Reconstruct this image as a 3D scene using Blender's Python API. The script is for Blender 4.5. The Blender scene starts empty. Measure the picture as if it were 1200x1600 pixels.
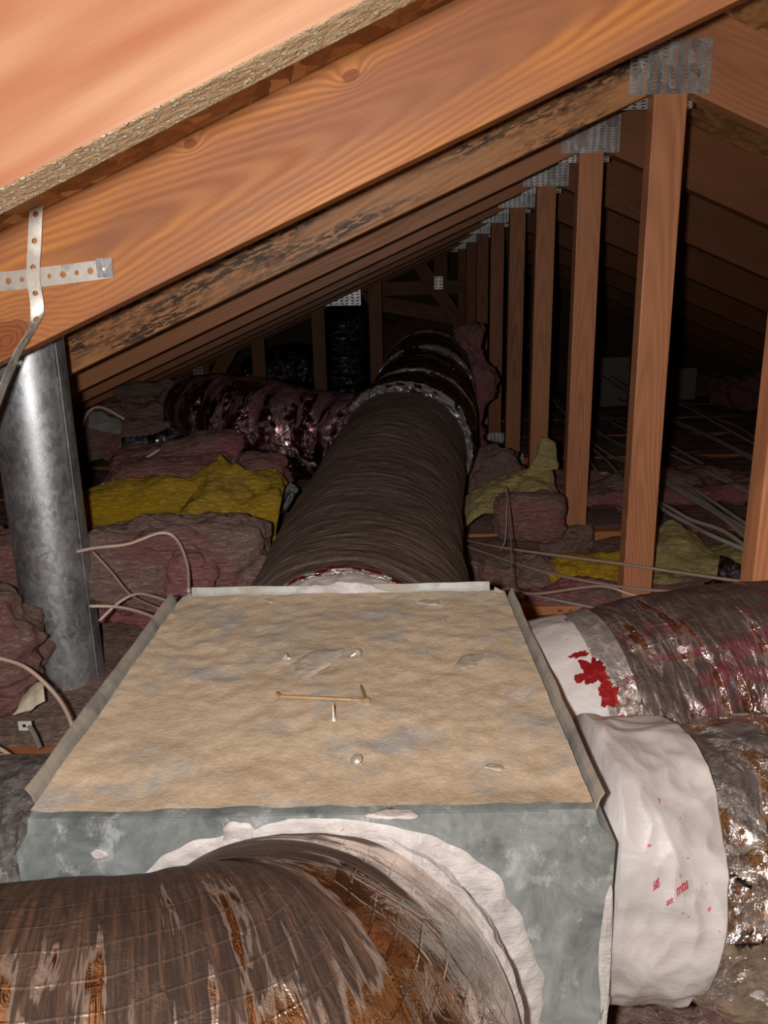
import bpy, bmesh, math, random
from mathutils import Vector, Matrix, noise
random.seed(7)
S = bpy.context.scene
COL = S.collection

# ------------------------------------------------------------------ camera
PITCH, YAW, ROLL, FPX = math.radians(15.0), math.radians(-.3736), math.radians(-1.2557), 1197.1
F = Vector((math.sin(YAW)*math.cos(PITCH), math.cos(YAW)*math.cos(PITCH), -math.sin(PITCH)))
R0 = Vector((math.cos(YAW), -math.sin(YAW), 0)); U0 = R0.cross(F)
RV = R0*math.cos(ROLL) + U0*math.sin(ROLL); UV_ = -R0*math.sin(ROLL) + U0*math.cos(ROLL)
cd = bpy.data.cameras.new('camera'); cam = bpy.data.objects.new('camera', cd); COL.objects.link(cam)
cd.sensor_fit = 'VERTICAL'; cd.sensor_height = 36; cd.lens = 36*FPX/1600; cd.clip_start = .02
cam.matrix_world = Matrix(((RV.x, UV_.x, -F.x, 0), (RV.y, UV_.y, -F.y, 0), (RV.z, UV_.z, -F.z, 0), (0, 0, 0, 1)))
S.camera = cam

# ------------------------------------------------------------------ light
w = bpy.data.worlds.new('world'); S.world = w; w.use_nodes = True
w.node_tree.nodes['Background'].inputs[0].default_value = (.9, .75, .62, 1)
w.node_tree.nodes['Background'].inputs[1].default_value = .004
ld = bpy.data.lights.new('camera_flash', 'POINT'); ld.energy = 1.0; ld.shadow_soft_size = .012
ld.use_nodes = True
nt = ld.node_tree; em = nt.nodes['Emission']; lf = nt.nodes.new('ShaderNodeLightFalloff')
lf.inputs['Strength'].default_value = 1.0; lf.inputs['Smooth'].default_value = 0
# falloff of the flash as the phone records it: S / (1 + FC * d^3)
FS, FC = 50.0, .27
def mth(op, a, b):
    n = nt.nodes.new('ShaderNodeMath'); n.operation = op
    for i, q in enumerate((a, b)):
        if hasattr(q, 'is_linked'): nt.links.new(q, n.inputs[i])
        else: n.inputs[i].default_value = q
    return n.outputs[0]
t2 = lf.outputs['Constant']
den = mth('ADD', mth('MULTIPLY', mth('POWER', t2, 1.5), FC), 1.0)
em.inputs[0].default_value = (1, .97, .93, 1)
nt.links.new(mth('DIVIDE', mth('MULTIPLY', t2, FS), den), em.inputs['Strength'])
lo = bpy.data.objects.new('camera_flash', ld); lo.location = (-.048, 0, .004); COL.objects.link(lo)
S.view_settings.view_transform = 'Standard'; S.view_settings.look = 'None'
S.view_settings.exposure = 0.0; S.view_settings.gamma = 1.0; S.view_settings.use_curve_mapping = False

# ------------------------------------------------------------------ helpers
def ray(x, y): return F + RV*((x-600)/FPX) - UV_*((y-800)/FPX)
def at(x, y, Y): d = ray(x, y); return d*(Y/d.y)
def atz(x, y, Z, ymax=7.0):
    d = ray(x, y)
    if d.z >= -1e-3 or d.y*Z/d.z > ymax: return d*(ymax/d.y)
    return d*(Z/d.z)

def link(name, bm, mats, parent=None, smooth=False):
    me = bpy.data.meshes.new(name); bm.normal_update(); bm.to_mesh(me); bm.free()
    if smooth:
        for p in me.polygons: p.use_smooth = True
    for m in (mats if isinstance(mats, (list, tuple)) else [mats]): me.materials.append(m)
    o = bpy.data.objects.new(name, me); COL.objects.link(o)
    if parent: o.parent = parent
    return o
def tag(o, label, cat, group=None, kind=None):
    o['label'] = label; o['category'] = cat
    if group: o['group'] = group
    if kind: o['kind'] = kind
    return o
def struct(o): o['kind'] = 'structure'; return o
def thing(name, label, cat, loc=(0, 0, 0), group=None):
    o = bpy.data.objects.new(name, None); COL.objects.link(o); o.location = loc; o.empty_display_size = .05
    return tag(o, label, cat, group)
def child(o, parent):      # keep world placement under an Empty that only has a location
    o.parent = parent; o.location = o.location - parent.location; return o

def board(name, poly, y0, y1, ang, mat, parent=None, bev=.0025, bottom_mat=None):
    """solid timber: polygon in the XZ plane extruded from y0 to y1; grain runs along local x"""
    c = Vector((sum(p[0] for p in poly)/len(poly), (y0+y1)/2, sum(p[1] for p in poly)/len(poly)))
    Rm = Matrix.Rotation(-ang, 3, 'Y'); Ri = Rm.inverted()
    bm = bmesh.new(); f0 = []; f1 = []
    for (x, z) in poly:
        f0.append(bm.verts.new(Ri @ (Vector((x, y0, z))-c))); f1.append(bm.verts.new(Ri @ (Vector((x, y1, z))-c)))
    bm.faces.new(f0); bm.faces.new(list(reversed(f1))); n = len(poly)
    for i in range(n): bm.faces.new((f0[(i+1) % n], f0[i], f1[i], f1[(i+1) % n]))
    bmesh.ops.recalc_face_normals(bm, faces=bm.faces)
    bmesh.ops.bevel(bm, geom=list(bm.edges), offset=bev, segments=2, affect='EDGES', profile=.6)
    if bottom_mat:
        bm.normal_update()
        for f in bm.faces:
            if f.normal.z < -.75: f.material_index = 1
    o = link(name, bm, [mat, bottom_mat] if bottom_mat else mat)
    o.rotation_euler = (0, -ang, 0); o.location = c
    if parent: child(o, parent)
    return o
def bar(name, a, b, wd, y0, y1, mat, parent=None):
    """straight stick from a to b (x,z) with in-plane width wd"""
    d = Vector((b[0]-a[0], b[1]-a[1])); d.normalize(); n = Vector((-d.y, d.x))*wd/2
    poly = [(a[0]-n.x, a[1]-n.y), (b[0]-n.x, b[1]-n.y), (b[0]+n.x, b[1]+n.y), (a[0]+n.x, a[1]+n.y)]
    return board(name, poly, y0, y1, math.atan2(d.y, d.x), mat, parent)
def boxbm(bm, x0, x1, y0, y1, z0, z1, M=None):
    v = [Vector((x, y, z)) for x in (x0, x1) for y in (y0, y1) for z in (z0, z1)]
    if M: v = [M @ p for p in v]
    v = [bm.verts.new(p) for p in v]
    for f in ((0, 1, 3, 2), (4, 6, 7, 5), (0, 4, 5, 1), (2, 3, 7, 6), (0, 2, 6, 4), (1, 5, 7, 3)): bm.faces.new([v[i] for i in f])
def slab(bm, pts, t):
    """thin solid plate on a polygon, thickness t along its normal"""
    p = [Vector(q) for q in pts]; n = (p[1]-p[0]).cross(p[2]-p[0]).normalized()*t
    a = [bm.verts.new(q) for q in p]; b = [bm.verts.new(q+n) for q in p]; k = len(p)
    bm.faces.new(list(reversed(a))); bm.faces.new(b)
    for i in range(k): bm.faces.new((a[i], a[(i+1) % k], b[(i+1) % k], b[i]))
def spline(pts, n):
    """Catmull-Rom through tuples of any length"""
    P = [list(p) for p in pts]; P = [[2*a-b for a, b in zip(P[0], P[1])]]+P+[[2*a-b for a, b in zip(P[-1], P[-2])]]
    out = []; m = len(P)-3
    for i in range(n+1):
        t = i/n*m; k = min(int(t), m-1); t -= k; p0, p1, p2, p3 = P[k:k+4]
        out.append([.5*((2*b)+(c-a)*t+(2*a-5*b+4*c-d)*t*t+(-a+3*b-3*c+d)*t**3) for a, b, c, d in zip(p0, p1, p2, p3)])
    return out
class Tube:
    """duct surface along a spline of (x,y,z,half_width,half_height[,exponent])"""
    def __init__(s, pts, n=200, mode='up'):
        pts = [tuple(p)+((2.0,) if len(p) == 5 else ()) for p in pts]
        s.c = spline(pts, n); s.n = n; s.L = [0]; s.fr = []
        P = [Vector(q[:3]) for q in s.c]
        for i in range(n): s.L.append(s.L[-1]+(P[i+1]-P[i]).length)
        prev = None
        for i in range(n+1):
            T = (P[min(i+1, n)]-P[max(i-1, 0)]).normalized()
            if prev is None:
                sd = T.cross(Vector((0, 0, 1)) if abs(T.z) < .9 else Vector((0, 1, 0))).normalized()
            elif mode == 'up':
                sd = T.cross(Vector((0, 0, 1))).normalized()
            else:
                sd = (prev-T*prev.dot(T)).normalized()
            prev = sd; s.fr.append((P[i], T, sd, sd.cross(T).normalized()))
    def pt(s, fi, th, off=0):
        fi = max(0, min(s.n-1e-6, fi)); i = int(fi); t = fi-i
        a, b = s.c[i], s.c[i+1]; q = [x+(y-x)*t for x, y in zip(a, b)]
        sd = s.fr[i][2].lerp(s.fr[i+1][2], t); up = s.fr[i][3].lerp(s.fr[i+1][3], t)
        c, sn = math.cos(th), math.sin(th); e = 2/q[5]
        x = (abs(c)**e)*math.copysign(1, c)*(q[3]+off); z = (abs(sn)**e)*math.copysign(1, sn)*(q[4]+off)
        return Vector(q[:3])+sd*x+up*z
    def mesh(s, name, mat, i0=0, i1=None, seg=96, disp=None, parent=None, caps=True, off=0, th0=0, th1=2*math.pi, step=1):
        i1 = s.n if i1 is None else i1
        bm = bmesh.new(); uv = bm.loops.layers.uv.new('UVMap'); rows = []; full = abs(th1-th0-2*math.pi) < 1e-6
        m = seg if full else seg+1; ids = list(range(i0, i1+1, step))
        for i in ids:
            r = []
            for j in range(m):
                th = th0+(th1-th0)*j/seg
                p = s.pt(i, th, off)
                if disp:
                    ctr = Vector(s.c[i][:3]); d = (p-ctr).normalized(); p = p+d*disp(s.L[i], th, p)
                r.append(bm.verts.new(p))
            rows.append(r)
        for a in range(len(ids)-1):
            for j in range(seg):
                k = (j+1) % m
                f = bm.faces.new((rows[a][j], rows[a][k], rows[a+1][k], rows[a+1][j]))
                rad = s.c[ids[a]][3]
                tj, tk = [(th0+(th1-th0)*q/seg)*rad for q in (j, j+1)]
                for lp, (u, v) in zip(f.loops, ((s.L[ids[a]], tj), (s.L[ids[a]], tk), (s.L[ids[a+1]], tk), (s.L[ids[a+1]], tj))): lp[uv].uv = (u, v)
        if full and caps:
            bm.faces.new(list(reversed(rows[0]))); bm.faces.new(rows[-1])
        bmesh.ops.recalc_face_normals(bm, faces=bm.faces)
        return link(name, bm, mat, parent, True)
def wire(name, pts, r, mat, parent=None, seg=8, n=None, r2=None):
    t = Tube([tuple(p)+(r, r2 or r) for p in pts], n or max(8, 8*len(pts)), 'min')
    return t.mesh(name, mat, seg=seg, parent=parent)
def fbm(p, k, o=4):
    return noise.fractal(p*k, 1.0, 2.0, o, noise_basis='PERLIN_ORIGINAL')
def ridge(p, k): return 1-abs(noise.noise(p*k))*2
def wrinkle(amp, k=18, rib=0, pitch=.05):
    def f(s, th, p):
        v = amp*(ridge(p+Vector((3.1, 0, 0)), k)*.5+ridge(p, k*2.3)*.3+fbm(p, k*.35, 3)*1.2)
        if rib: v += rib*abs(math.sin(math.pi*s/pitch+.6*noise.noise(p*6)))
        return v
    return f

# ------------------------------------------------------------------ material kit
class G:
    def __init__(s, name):
        s.m = bpy.data.materials.new(name); s.m.use_nodes = True; s.t = s.m.node_tree
        s.b = s.t.nodes['Principled BSDF']; s.tc = s.n('ShaderNodeTexCoord'); s.g = s.n('ShaderNodeNewGeometry')
        s.obj = s.tc.outputs['Object']; s.uv = s.tc.outputs['UV']; s.nrm = s.g.outputs['Normal']
        s.rnd = s.n('ShaderNodeObjectInfo').outputs['Random']
    def n(s, t): return s.t.nodes.new(t)
    def put(s, sock, v):
        if hasattr(v, 'is_linked'): s.t.links.new(v, sock)
        elif isinstance(v, (tuple, list)): sock.default_value = tuple(v)+((1,) if len(v) == 3 and sock.type == 'RGBA' else ())
        else: sock.default_value = v
    def math(s, op, a, b=0.0, c=None):
        n = s.n('ShaderNodeMath'); n.operation = op; s.put(n.inputs[0], a); s.put(n.inputs[1], b)
        if c is not None: s.put(n.inputs[2], c)
        return n.outputs[0]
    def vm(s, op, a, b=(0, 0, 0)):
        n = s.n('ShaderNodeVectorMath'); n.operation = op; s.put(n.inputs[0], a); s.put(n.inputs[1], b)
        return n.outputs['Value'] if op in ('LENGTH', 'DOT_PRODUCT') else n.outputs[0]
    def scale(s, v, k): return s.vm('MULTIPLY', v, k)
    def off(s, v): # shift by the object's own random number
        n = s.n('ShaderNodeCombineXYZ'); k = s.math('MULTIPLY', s.rnd, 37.0)
        for i in range(3): s.put(n.inputs[i], k)
        return s.vm('ADD', v, n.outputs[0])
    def sep(s, v): n = s.n('ShaderNodeSeparateXYZ'); s.put(n.inputs[0], v); return n.outputs
    def comb(s, x, y, z):
        n = s.n('ShaderNodeCombineXYZ')
        for i, q in enumerate((x, y, z)): s.put(n.inputs[i], q)
        return n.outputs[0]
    def noise(s, v, sc=1, det=4, rough=.5, dist=0):
        n = s.n('ShaderNodeTexNoise'); s.put(n.inputs['Vector'], v); n.inputs['Scale'].default_value = sc
        n.inputs['Detail'].default_value = det; n.inputs['Roughness'].default_value = rough; n.inputs['Distortion'].default_value = dist
        return n.outputs['Fac']
    def vor(s, v, sc=1, feat='F1', out='Distance', rnd=1):
        n = s.n('ShaderNodeTexVoronoi'); n.feature = feat; s.put(n.inputs['Vector'], v); n.inputs['Scale'].default_value = sc
        n.inputs['Randomness'].default_value = rnd
        return n.outputs[out]
    def ramp(s, f, a, b, va=0.0, vb=1.0):
        n = s.n('ShaderNodeMapRange'); n.clamp = True; s.put(n.inputs[0], f)
        for i, q in enumerate((a, b, va, vb)): n.inputs[i+1].default_value = q
        return n.outputs[0]
    def mix(s, f, a, b):
        n = s.n('ShaderNodeMix'); n.data_type = 'RGBA'; s.put(n.inputs[0], f); s.put(n.inputs[6], a); s.put(n.inputs[7], b)
        return n.outputs[2]
    def bump(s, h, st=.5, d=.002, prev=None):
        n = s.n('ShaderNodeBump'); s.put(n.inputs['Height'], h); n.inputs['Strength'].default_value = st; n.inputs['Distance'].default_value = d
        if prev: s.put(n.inputs['Normal'], prev)
        return n.outputs[0]
    def out(s, col, rough=.6, metal=0.0, normal=None, spec=None):
        s.put(s.b.inputs['Base Color'], col); s.put(s.b.inputs['Roughness'], rough); s.put(s.b.inputs['Metallic'], metal)
        if normal: s.put(s.b.inputs['Normal'], normal)
        if spec is not None: s.b.inputs['Specular IOR Level'].default_value = spec
        return s.m

def wood(name, light, dark, knots=(), pitch=.007, mold=0.0, tilt=.05, grime=.25, spec=.3, shift=True, ringmix=.42, redpatch=None):
    g = G(name); p = g.off(g.obj) if shift else g.obj
    X, Y, Z = g.sep(g.obj)
    # growth rings about a pith that runs almost parallel to the board
    lo = g.noise(g.scale(p, (.9, 3, 3)), 1, 2)
    lo2 = g.noise(g.scale(p, (2.5, 6, 6)), 1, 3)
    zz = g.math('ADD', Z, g.math('MULTIPLY', g.math('SUBTRACT', lo, .5), .16))
    zz = g.math('ADD', zz, g.math('MULTIPLY', g.math('SUBTRACT', lo2, .5), .022))
    zz = g.math('ADD', zz, g.math('MULTIPLY', g.math('SUBTRACT', g.noise(g.scale(p, (14, 60, 60)), 1, 3), .5), .0035))
    yy = g.math('ADD', g.math('MULTIPLY', X, tilt), .03)
    r = g.math('SQRT', g.math('ADD', g.math('MULTIPLY', zz, zz), g.math('MULTIPLY', yy, yy)))
    kd = None
    for (kx, kz, kr) in knots:
        d = g.vm('LENGTH', g.comb(g.math('MULTIPLY', g.math('SUBTRACT', X, kx), .62), g.math('SUBTRACT', Z, kz), 0))
        q = g.math('ADD', g.math('DIVIDE', d, kr), g.math('MULTIPLY', g.math('SUBTRACT', g.noise(g.obj, 45, 3), .5), .5))
        e = g.math('EXPONENT', g.math('MULTIPLY', g.math('MULTIPLY', q, q), -.22))
        r = g.math('ADD', r, g.math('MULTIPLY', e, kr*1.7))
        kd = q if kd is None else g.math('MINIMUM', kd, q)
    ring = g.math('SINE', g.math('MULTIPLY', r, 2*math.pi/pitch))
    ring = g.math('MULTIPLY', g.ramp(ring, -1.0, 1.0), g.ramp(g.noise(g.scale(p, (1.3, 9, 9)), 1, 3), .3, .65, .25, 1))
    fine = g.noise(g.scale(p, (5, 160, 160)), 1, 4, .6)
    fac = g.math('MULTIPLY', ring, ringmix)
    fac = g.math('ADD', fac, g.math('MULTIPLY', g.math('SUBTRACT', fine, .5), .7))
    patch = g.noise(g.scale(p, (2.2, 7, 9)), 1, 3, .55)
    fac = g.math('ADD', fac, g.math('MULTIPLY', g.math('SUBTRACT', patch, .5), .9))
    n = g.n('ShaderNodeClamp'); g.put(n.inputs[0], fac); fac = n.outputs[0]
    col = g.mix(fac, light, dark)
    if redpatch:
        col = g.mix(g.ramp(g.noise(g.scale(p, (1.6, 5, 11)), 1, 3), .46, .6, 0, .8), col, redpatch)
    if kd is not None:
        kr_ = g.math('SINE', g.math('ADD', g.math('MULTIPLY', kd, 22), g.math('MULTIPLY', g.noise(g.obj, 120, 3), 6)))
        kc = g.mix(g.ramp(kr_, -1, 1, 0, .5), tuple(c*1.1 for c in dark), tuple(c*.4 for c in dark))
        col = g.mix(g.ramp(kd, 1.0, .86), col, kc)
        col = g.mix(g.ramp(g.math('ABSOLUTE', g.math('SUBTRACT', kd, 1.0)), .10, .02, 0, .55), col, tuple(c*.35 for c in dark))
    else:
        kv = g.vor(g.scale(p, (1.7, 0, 11)), 1)
        col = g.mix(g.ramp(kv, .085, .055, 0, .85), col, tuple(c*.3 for c in dark))
    gr = g.noise(g.scale(p, (3, 9, 16)), 1, 6, .65)
    col = g.mix(g.ramp(gr, .5, .78, 0, grime), col, (.05, .03, .022))
    if mold:
        a = g.noise(g.scale(p, (2.6, 5, 14)), 1, 3)
        b = g.noise(g.scale(p, (38, 120, 190)), 1, 3, .6)
        mk = g.math('MULTIPLY', g.ramp(a, .42, .56), g.ramp(b, .45, .53))
        a2 = g.noise(g.scale(g.vm('ADD', p, (7, 3, 1)), (4, 12, 26)), 1, 5, .65)
        mk = g.math('MAXIMUM', mk, g.ramp(a2, .57, .68, 0, .85))
        col = g.mix(g.math('MULTIPLY', mk, mold), col, (.018, .014, .012))
    bp = g.bump(g.math('ADD', fine, g.math('MULTIPLY', ring, .35)), .35, .0012)
    return g.out(col, g.ramp(fac, 0, 1, .48, .68), 0, bp, spec)

def kn(x, y, Y, r):      # a knot seen at a picture point, in the local frame of that truss' left rafter
    cx = (-2.2+.5857)/2; cz = .169+.4286*cx+.081; p = at(x, y, Y); a = math.atan(.4286)
    dx, dz = p.x-cx, p.z-cz
    return (dx*math.cos(a)+dz*math.sin(a), -dx*math.sin(a)+dz*math.cos(a), r)
W_near = wood('near_rafter_wood', (.68, .40, .25), (.50, .24, .13), knots=(kn(-30, 20, .488, .006),), pitch=.011, grime=.1, shift=False, ringmix=.6, redpatch=(.42, .13, .055))
W_big = wood('amber_rafter_wood', (.62, .25, .075), (.33, .10, .032), knots=(kn(8, 532, 1.098, .024), kn(297, 225, 1.098, .0055), kn(548, 118, 1.098, .007)), pitch=.005, grime=.2, shift=False, tilt=.055, redpatch=(.36, .14, .07), spec=.4, ringmix=.75)
W_mold = wood('mouldy_rafter_wood', (.46, .21, .085), (.27, .105, .042), knots=(kn(428, 405, 1.708, .015), kn(880, 175, 1.708, .008)), pitch=.007, mold=.9, grime=.3, shift=False)
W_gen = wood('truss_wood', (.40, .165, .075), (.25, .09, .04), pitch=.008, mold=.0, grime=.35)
W_dim = wood('dim_side_truss_wood', (.22, .085, .035), (.13, .045, .02), pitch=.008, grime=.4)  # truss wood darkened: dimness of the right-hand side put into the colour
W_web = wood('web_wood', (.50, .205, .095), (.28, .10, .045), pitch=.008, grime=.4, ringmix=.6)
W_chord = wood('chord_wood', (.46, .18, .07), (.28, .10, .04), pitch=.009, grime=.45)

g = G('dusty_underside_wood')
sp = g.vor(g.scale(g.obj, (1, 1, 1)), 430); sp2 = g.vor(g.obj, 170)
big = g.noise(g.obj, 9, 3)
crumb = g.math('MAXIMUM', g.ramp(sp, .36, .24), g.math('MULTIPLY', g.ramp(sp2, .38, .28), g.ramp(big, .45, .6)))
base = g.mix(g.ramp(g.noise(g.obj, 30, 5, .7), .3, .7), (.66, .42, .23), (.86, .60, .36))
W_dust = g.out(g.mix(crumb, base, (.98, .84, .62)), .85, 0, g.bump(g.math('ADD', crumb, g.noise(g.obj, 120, 4)), .9, .003))

g = G('osb_sheathing')
q = g.vm('ADD', g.obj, g.scale(g.comb(g.noise(g.obj, 4), g.noise(g.obj, 5), g.noise(g.obj, 6)), (.10, .10, .10)))
cellA = g.vor(g.scale(q, (14, 48, 48)), 1, out='Color'); dA = g.vor(g.scale(q, (14, 48, 48)), 1)
cellB = g.vor(g.scale(q, (50, 17, 17)), 1, out='Color')
sel = g.ramp(g.noise(g.obj, 7, 2), .46, .54)
fl = g.mix(sel, cellA, cellB); fr = g.sep(fl)[0]
col = g.mix(g.ramp(fr, 0, 1), (.30, .13, .045), (.66, .36, .14))
col = g.mix(g.ramp(g.noise(g.obj, 60, 4), .4, .7, 0, .5), col, (.20, .08, .03))
col = g.mix(g.ramp(g.sep(fl)[1], .90, .94), col, (.78, .52, .25))
M_osb = g.out(col, .6, 0, g.bump(g.math('ADD', fr, g.math('MULTIPLY', dA, .5)), .6, .003), .4)

def galv(name, base, dust=0.0, rough=.38, metal=.85, sc=60, ct=1.0):
    g = G(name); p = g.obj
    q = g.vm('ADD', p, g.scale(g.comb(g.noise(p, 30), g.noise(p, 31), g.noise(p, 33)), (.03, .03, .03)))
    c = g.sep(g.vor(g.scale(q, (1, 1, .55)), sc, out='Color'))[0]
    c2 = g.noise(g.scale(p, (1, 1, .6)), 150*ct, 5, .75, .8)
    f = g.math('ADD', g.math('MULTIPLY', c, .35*ct), g.math('ADD', g.math('MULTIPLY', c2, .7), .15))
    col = g.mix(g.ramp(f, .25, .85), tuple(x*.68 for x in base), tuple(min(1, x*1.15) for x in base))
    rg = g.ramp(f, .2, .9, rough-.06, rough+.12)
    mt = metal
    if dust:
        d = g.ramp(g.noise(p, 16, 5, .65), .42, .62, 0, dust)
        col = g.mix(d, col, (.42, .35, .27)); mt = g.ramp(d, 0, 1, metal, .05); rg = g.math('ADD', rg, g.math('MULTIPLY', d, .4))
    return g.out(col, rg, mt, g.bump(f, .3, .001))
M_pipe = galv('galvanised_pipe', (.42, .43, .45), .15, .38, .9, 120, 1.0)
M_plate = galv('galvanised_plate', (.62, .62, .64), .1, .3, .9, 50)
M_strap = galv('strap_metal', (.70, .66, .60), .5, .4, .75, 40)
M_rim = galv('plenum_rim', (.34, .34, .32), .75, .5, .4, 40)

g = G('weathered_plenum_metal')
f = g.noise(g.obj, 13, 6, .68, .6); f2 = g.noise(g.scale(g.obj, (1, 1, .6)), 40, 5, .7)
col = g.mix(g.ramp(f, .36, .64), (.17, .19, .19), (.46, .51, .52))
col = g.mix(g.ramp(f2, .56, .66, 0, .8), col, (.60, .63, .65))
col = g.mix(g.ramp(g.noise(g.obj, 9, 5, .7, .8), .60, .70, 0, .7), col, (.36, .31, .24))
M_plenum = g.out(col, g.ramp(f2, .3, .7, .34, .6), .35, g.bump(f2, .2, .001))

g = G('dust_covered_top')
X, Y, Z = g.sep(g.obj)
a = g.noise(g.scale(g.obj, (1, 1.3, 1)), 11, 6, .62, .7); b = g.noise(g.obj, 180, 4, .75); c = g.noise(g.obj, 34, 6, .72)
st = g.noise(g.scale(g.obj, (9, 4, 1)), 1.6, 4, .6, 1.4)
dust = g.mix(g.ramp(g.math('ADD', g.math('MULTIPLY', c, .6), g.math('MULTIPLY', b, .4)), .36, .64), (.50, .395, .28), (.70, .585, .44))
dust = g.mix(g.ramp(g.vor(g.obj, 330), .16, .08, 0, .6), dust, (.8, .68, .52))
dust = g.mix(g.ramp(g.noise(g.obj, 5, 3), .4, .7, 0, .5), dust, (.46, .36, .25))
metal = g.mix(g.ramp(c, .4, .6), (.27, .29, .31), (.40, .42, .43))
bare = g.math('MULTIPLY', g.ramp(a, .51, .60), g.ramp(c, .38, .54))
bare = g.math('MULTIPLY', bare, g.ramp(st, .34, .55))
M_dusttop = g.out(g.mix(g.math('MULTIPLY', bare, .8), dust, metal), .9, 0, g.bump(g.math('ADD', g.math('MULTIPLY', c, .5), g.math('MULTIPLY', b, .8)), .5, .0035), .15)

def mastic(name, base=(.70, .66, .65), pink=.15, asc=26, bf=.4, ad=.62):
    g = G(name)
    a = g.noise(g.obj, asc, 4, ad, .8); b = g.noise(g.scale(g.obj, (1, 1, 3)), 60, 5, .7, .6)
    col = g.mix(g.ramp(a, .35, .65), tuple(x*.72 for x in base), base)
    col = g.mix(g.ramp(g.noise(g.obj, 18, 5, .7), .63, .7, 0, .5), col, (.30, .29, .28))
    col = g.mix(g.math('MULTIPLY', g.ramp(g.noise(g.obj, 75, 3, .6), .70, .73), pink*5), col, (.55, .05, .08))
    return g.out(col, .42, 0, g.bump(g.math('ADD', a, g.math('MULTIPLY', b, bf)), .6, .006), .45)
M_mastic = mastic('white_mastic'); M_mastic2 = mastic('grey_mastic_tape', (.60, .56, .55), .17, 16, .15, .5)
M_smear = mastic('dusty_mastic', (.56, .49, .41), 0)

def foil(name, tint=(.8, .78, .78), dust=.5, dustcol=(.17, .115, .085), streak=(55, 3), scrim=.012, rough=.16, crump=1.0, red=0.0, updust=.6, ksc=24, metal=1.0, thresh=.47, light=(.5, .44, .38), lightamt=.5, clean=None, dmetal=.12, mw=.06):
    g = G(name); U, V, _ = g.sep(g.uv); uvv = g.comb(U, V, 0)
    kn = g.vor(g.obj, ksc, 'SMOOTH_F1'); k2 = g.noise(g.obj, ksc*3.4, 5, .7, 1.2); k3 = g.vor(g.vm('ADD', g.obj, g.scale(g.comb(k2, k2, k2), (.03, .03, .03))), ksc*2.2)
    h = g.math('ADD', g.math('MULTIPLY', kn, 1.0), g.math('ADD', g.math('MULTIPLY', k2, .55), g.math('MULTIPLY', k3, .6)))
    bp = g.bump(h, .8*crump, .014)
    su = g.noise(g.comb(g.math('MULTIPLY', U, streak[0]), g.math('MULTIPLY', V, streak[1]), 0), 1, 5, .65, .5)
    bp = g.bump(su, .5, .003, bp)
    lines = None
    if scrim:
        wob = g.math('MULTIPLY', g.noise(uvv, 9, 2), .03)
        lu = g.math('ABSOLUTE', g.math('SUBTRACT', g.math('FRACT', g.math('DIVIDE', g.math('ADD', U, wob), scrim)), .5))
        lv = g.math('ABSOLUTE', g.math('SUBTRACT', g.math('FRACT', g.math('DIVIDE', g.math('ADD', V, wob), scrim*1.5)), .5))
        lines = g.math('MAXIMUM', g.ramp(lu, .09, .03), g.ramp(lv, .07, .02))
        bp = g.bump(lines, .4, .001, bp)
    N = g.sep(g.nrm)[2]
    blot = g.noise(g.obj, 8, 4, .6)
    d = g.math('ADD', g.math('MULTIPLY', su, .75), g.math('MULTIPLY', blot, .35))
    d = g.math('ADD', d, g.math('MULTIPLY', g.ramp(N, -.1, 1), updust*.3))
    if clean:
        cv = g.math('ADD', V, g.math('MULTIPLY', g.math('SUBTRACT', g.noise(g.comb(g.math('MULTIPLY', U, 30), g.math('MULTIPLY', V, 4), 0), 1, 4, .6), .5), .42))
        d = g.math('SUBTRACT', d, g.ramp(cv, clean[0], clean[1], 0, .5))
    dm = g.ramp(d, thresh, thresh+mw, 0, dust)
    fine = g.noise(g.comb(g.math('MULTIPLY', U, streak[0]*4), g.math('MULTIPLY', V, streak[1]*3), 0), 1, 5, .7, .8)
    dc = g.mix(g.ramp(fine, .45, .68, 0, lightamt), dustcol, light)
    col = g.mix(dm, tint, dc)
    if red:
        rb = g.math('MULTIPLY', g.ramp(g.noise(g.comb(g.math('MULTIPLY', U, 7), g.math('MULTIPLY', V, 30), 0), 1, 2), .52, .57), g.ramp(g.noise(g.obj, 45, 2), .42, .5))
        col = g.mix(g.math('MULTIPLY', rb, red), col, (.30, .012, .05))
    if lines is not None: col = g.mix(g.math('MULTIPLY', lines, .12), col, light)
    rg = g.ramp(dm, 0, 1, rough, .62)
    mt = g.ramp(dm, 0, 1, metal, dmetal)
    return g.out(col, rg, mt, bp)
M_foilA = foil('streaked_foil', (.80, .68, .60), .97, (.040, .023, .018), (60, 5), .014, .15, .4, 0, .5, 12, 1, .50, (.27, .15, .09), .45, (.205, .48), .25)  # orange-brown streak colour paints in the reflection of the rafter wood
M_foilB1 = foil('printed_foil', (.66, .54, .55), .95, (.045, .026, .022), (45, 7), .018, .2, .6, .4, .55, 16, 1, .61, (.20, .15, .125), .5, None, .4)
M_foilB2 = foil('crumpled_foil', (.86, .83, .82), .85, (.055, .032, .026), (22, 10), 0, .12, 1.25, .1, .45, 15, 1, .65, (.16, .12, .10), .4, None, .4)
M_foilC = foil('dusty_wrap', (.22, .16, .15), .95, (.062, .038, .029), (130, 3), 0, .24, .5, 0, .7, 20, .9, .42, (.38, .31, .26), .8)
M_black = foil('black_shiny_wrap', (.20, .19, .20), .4, (.02, .013, .013), (30, 6), 0, .10, .8, 0, .3, 18, 1, .66, (.06, .045, .04), .3)
M_ring = foil('silver_ring_foil', (.80, .79, .78), .5, (.14, .10, .09), (40, 10), 0, .2, 1.2, 0, .2, 30, 1, .55)
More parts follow.
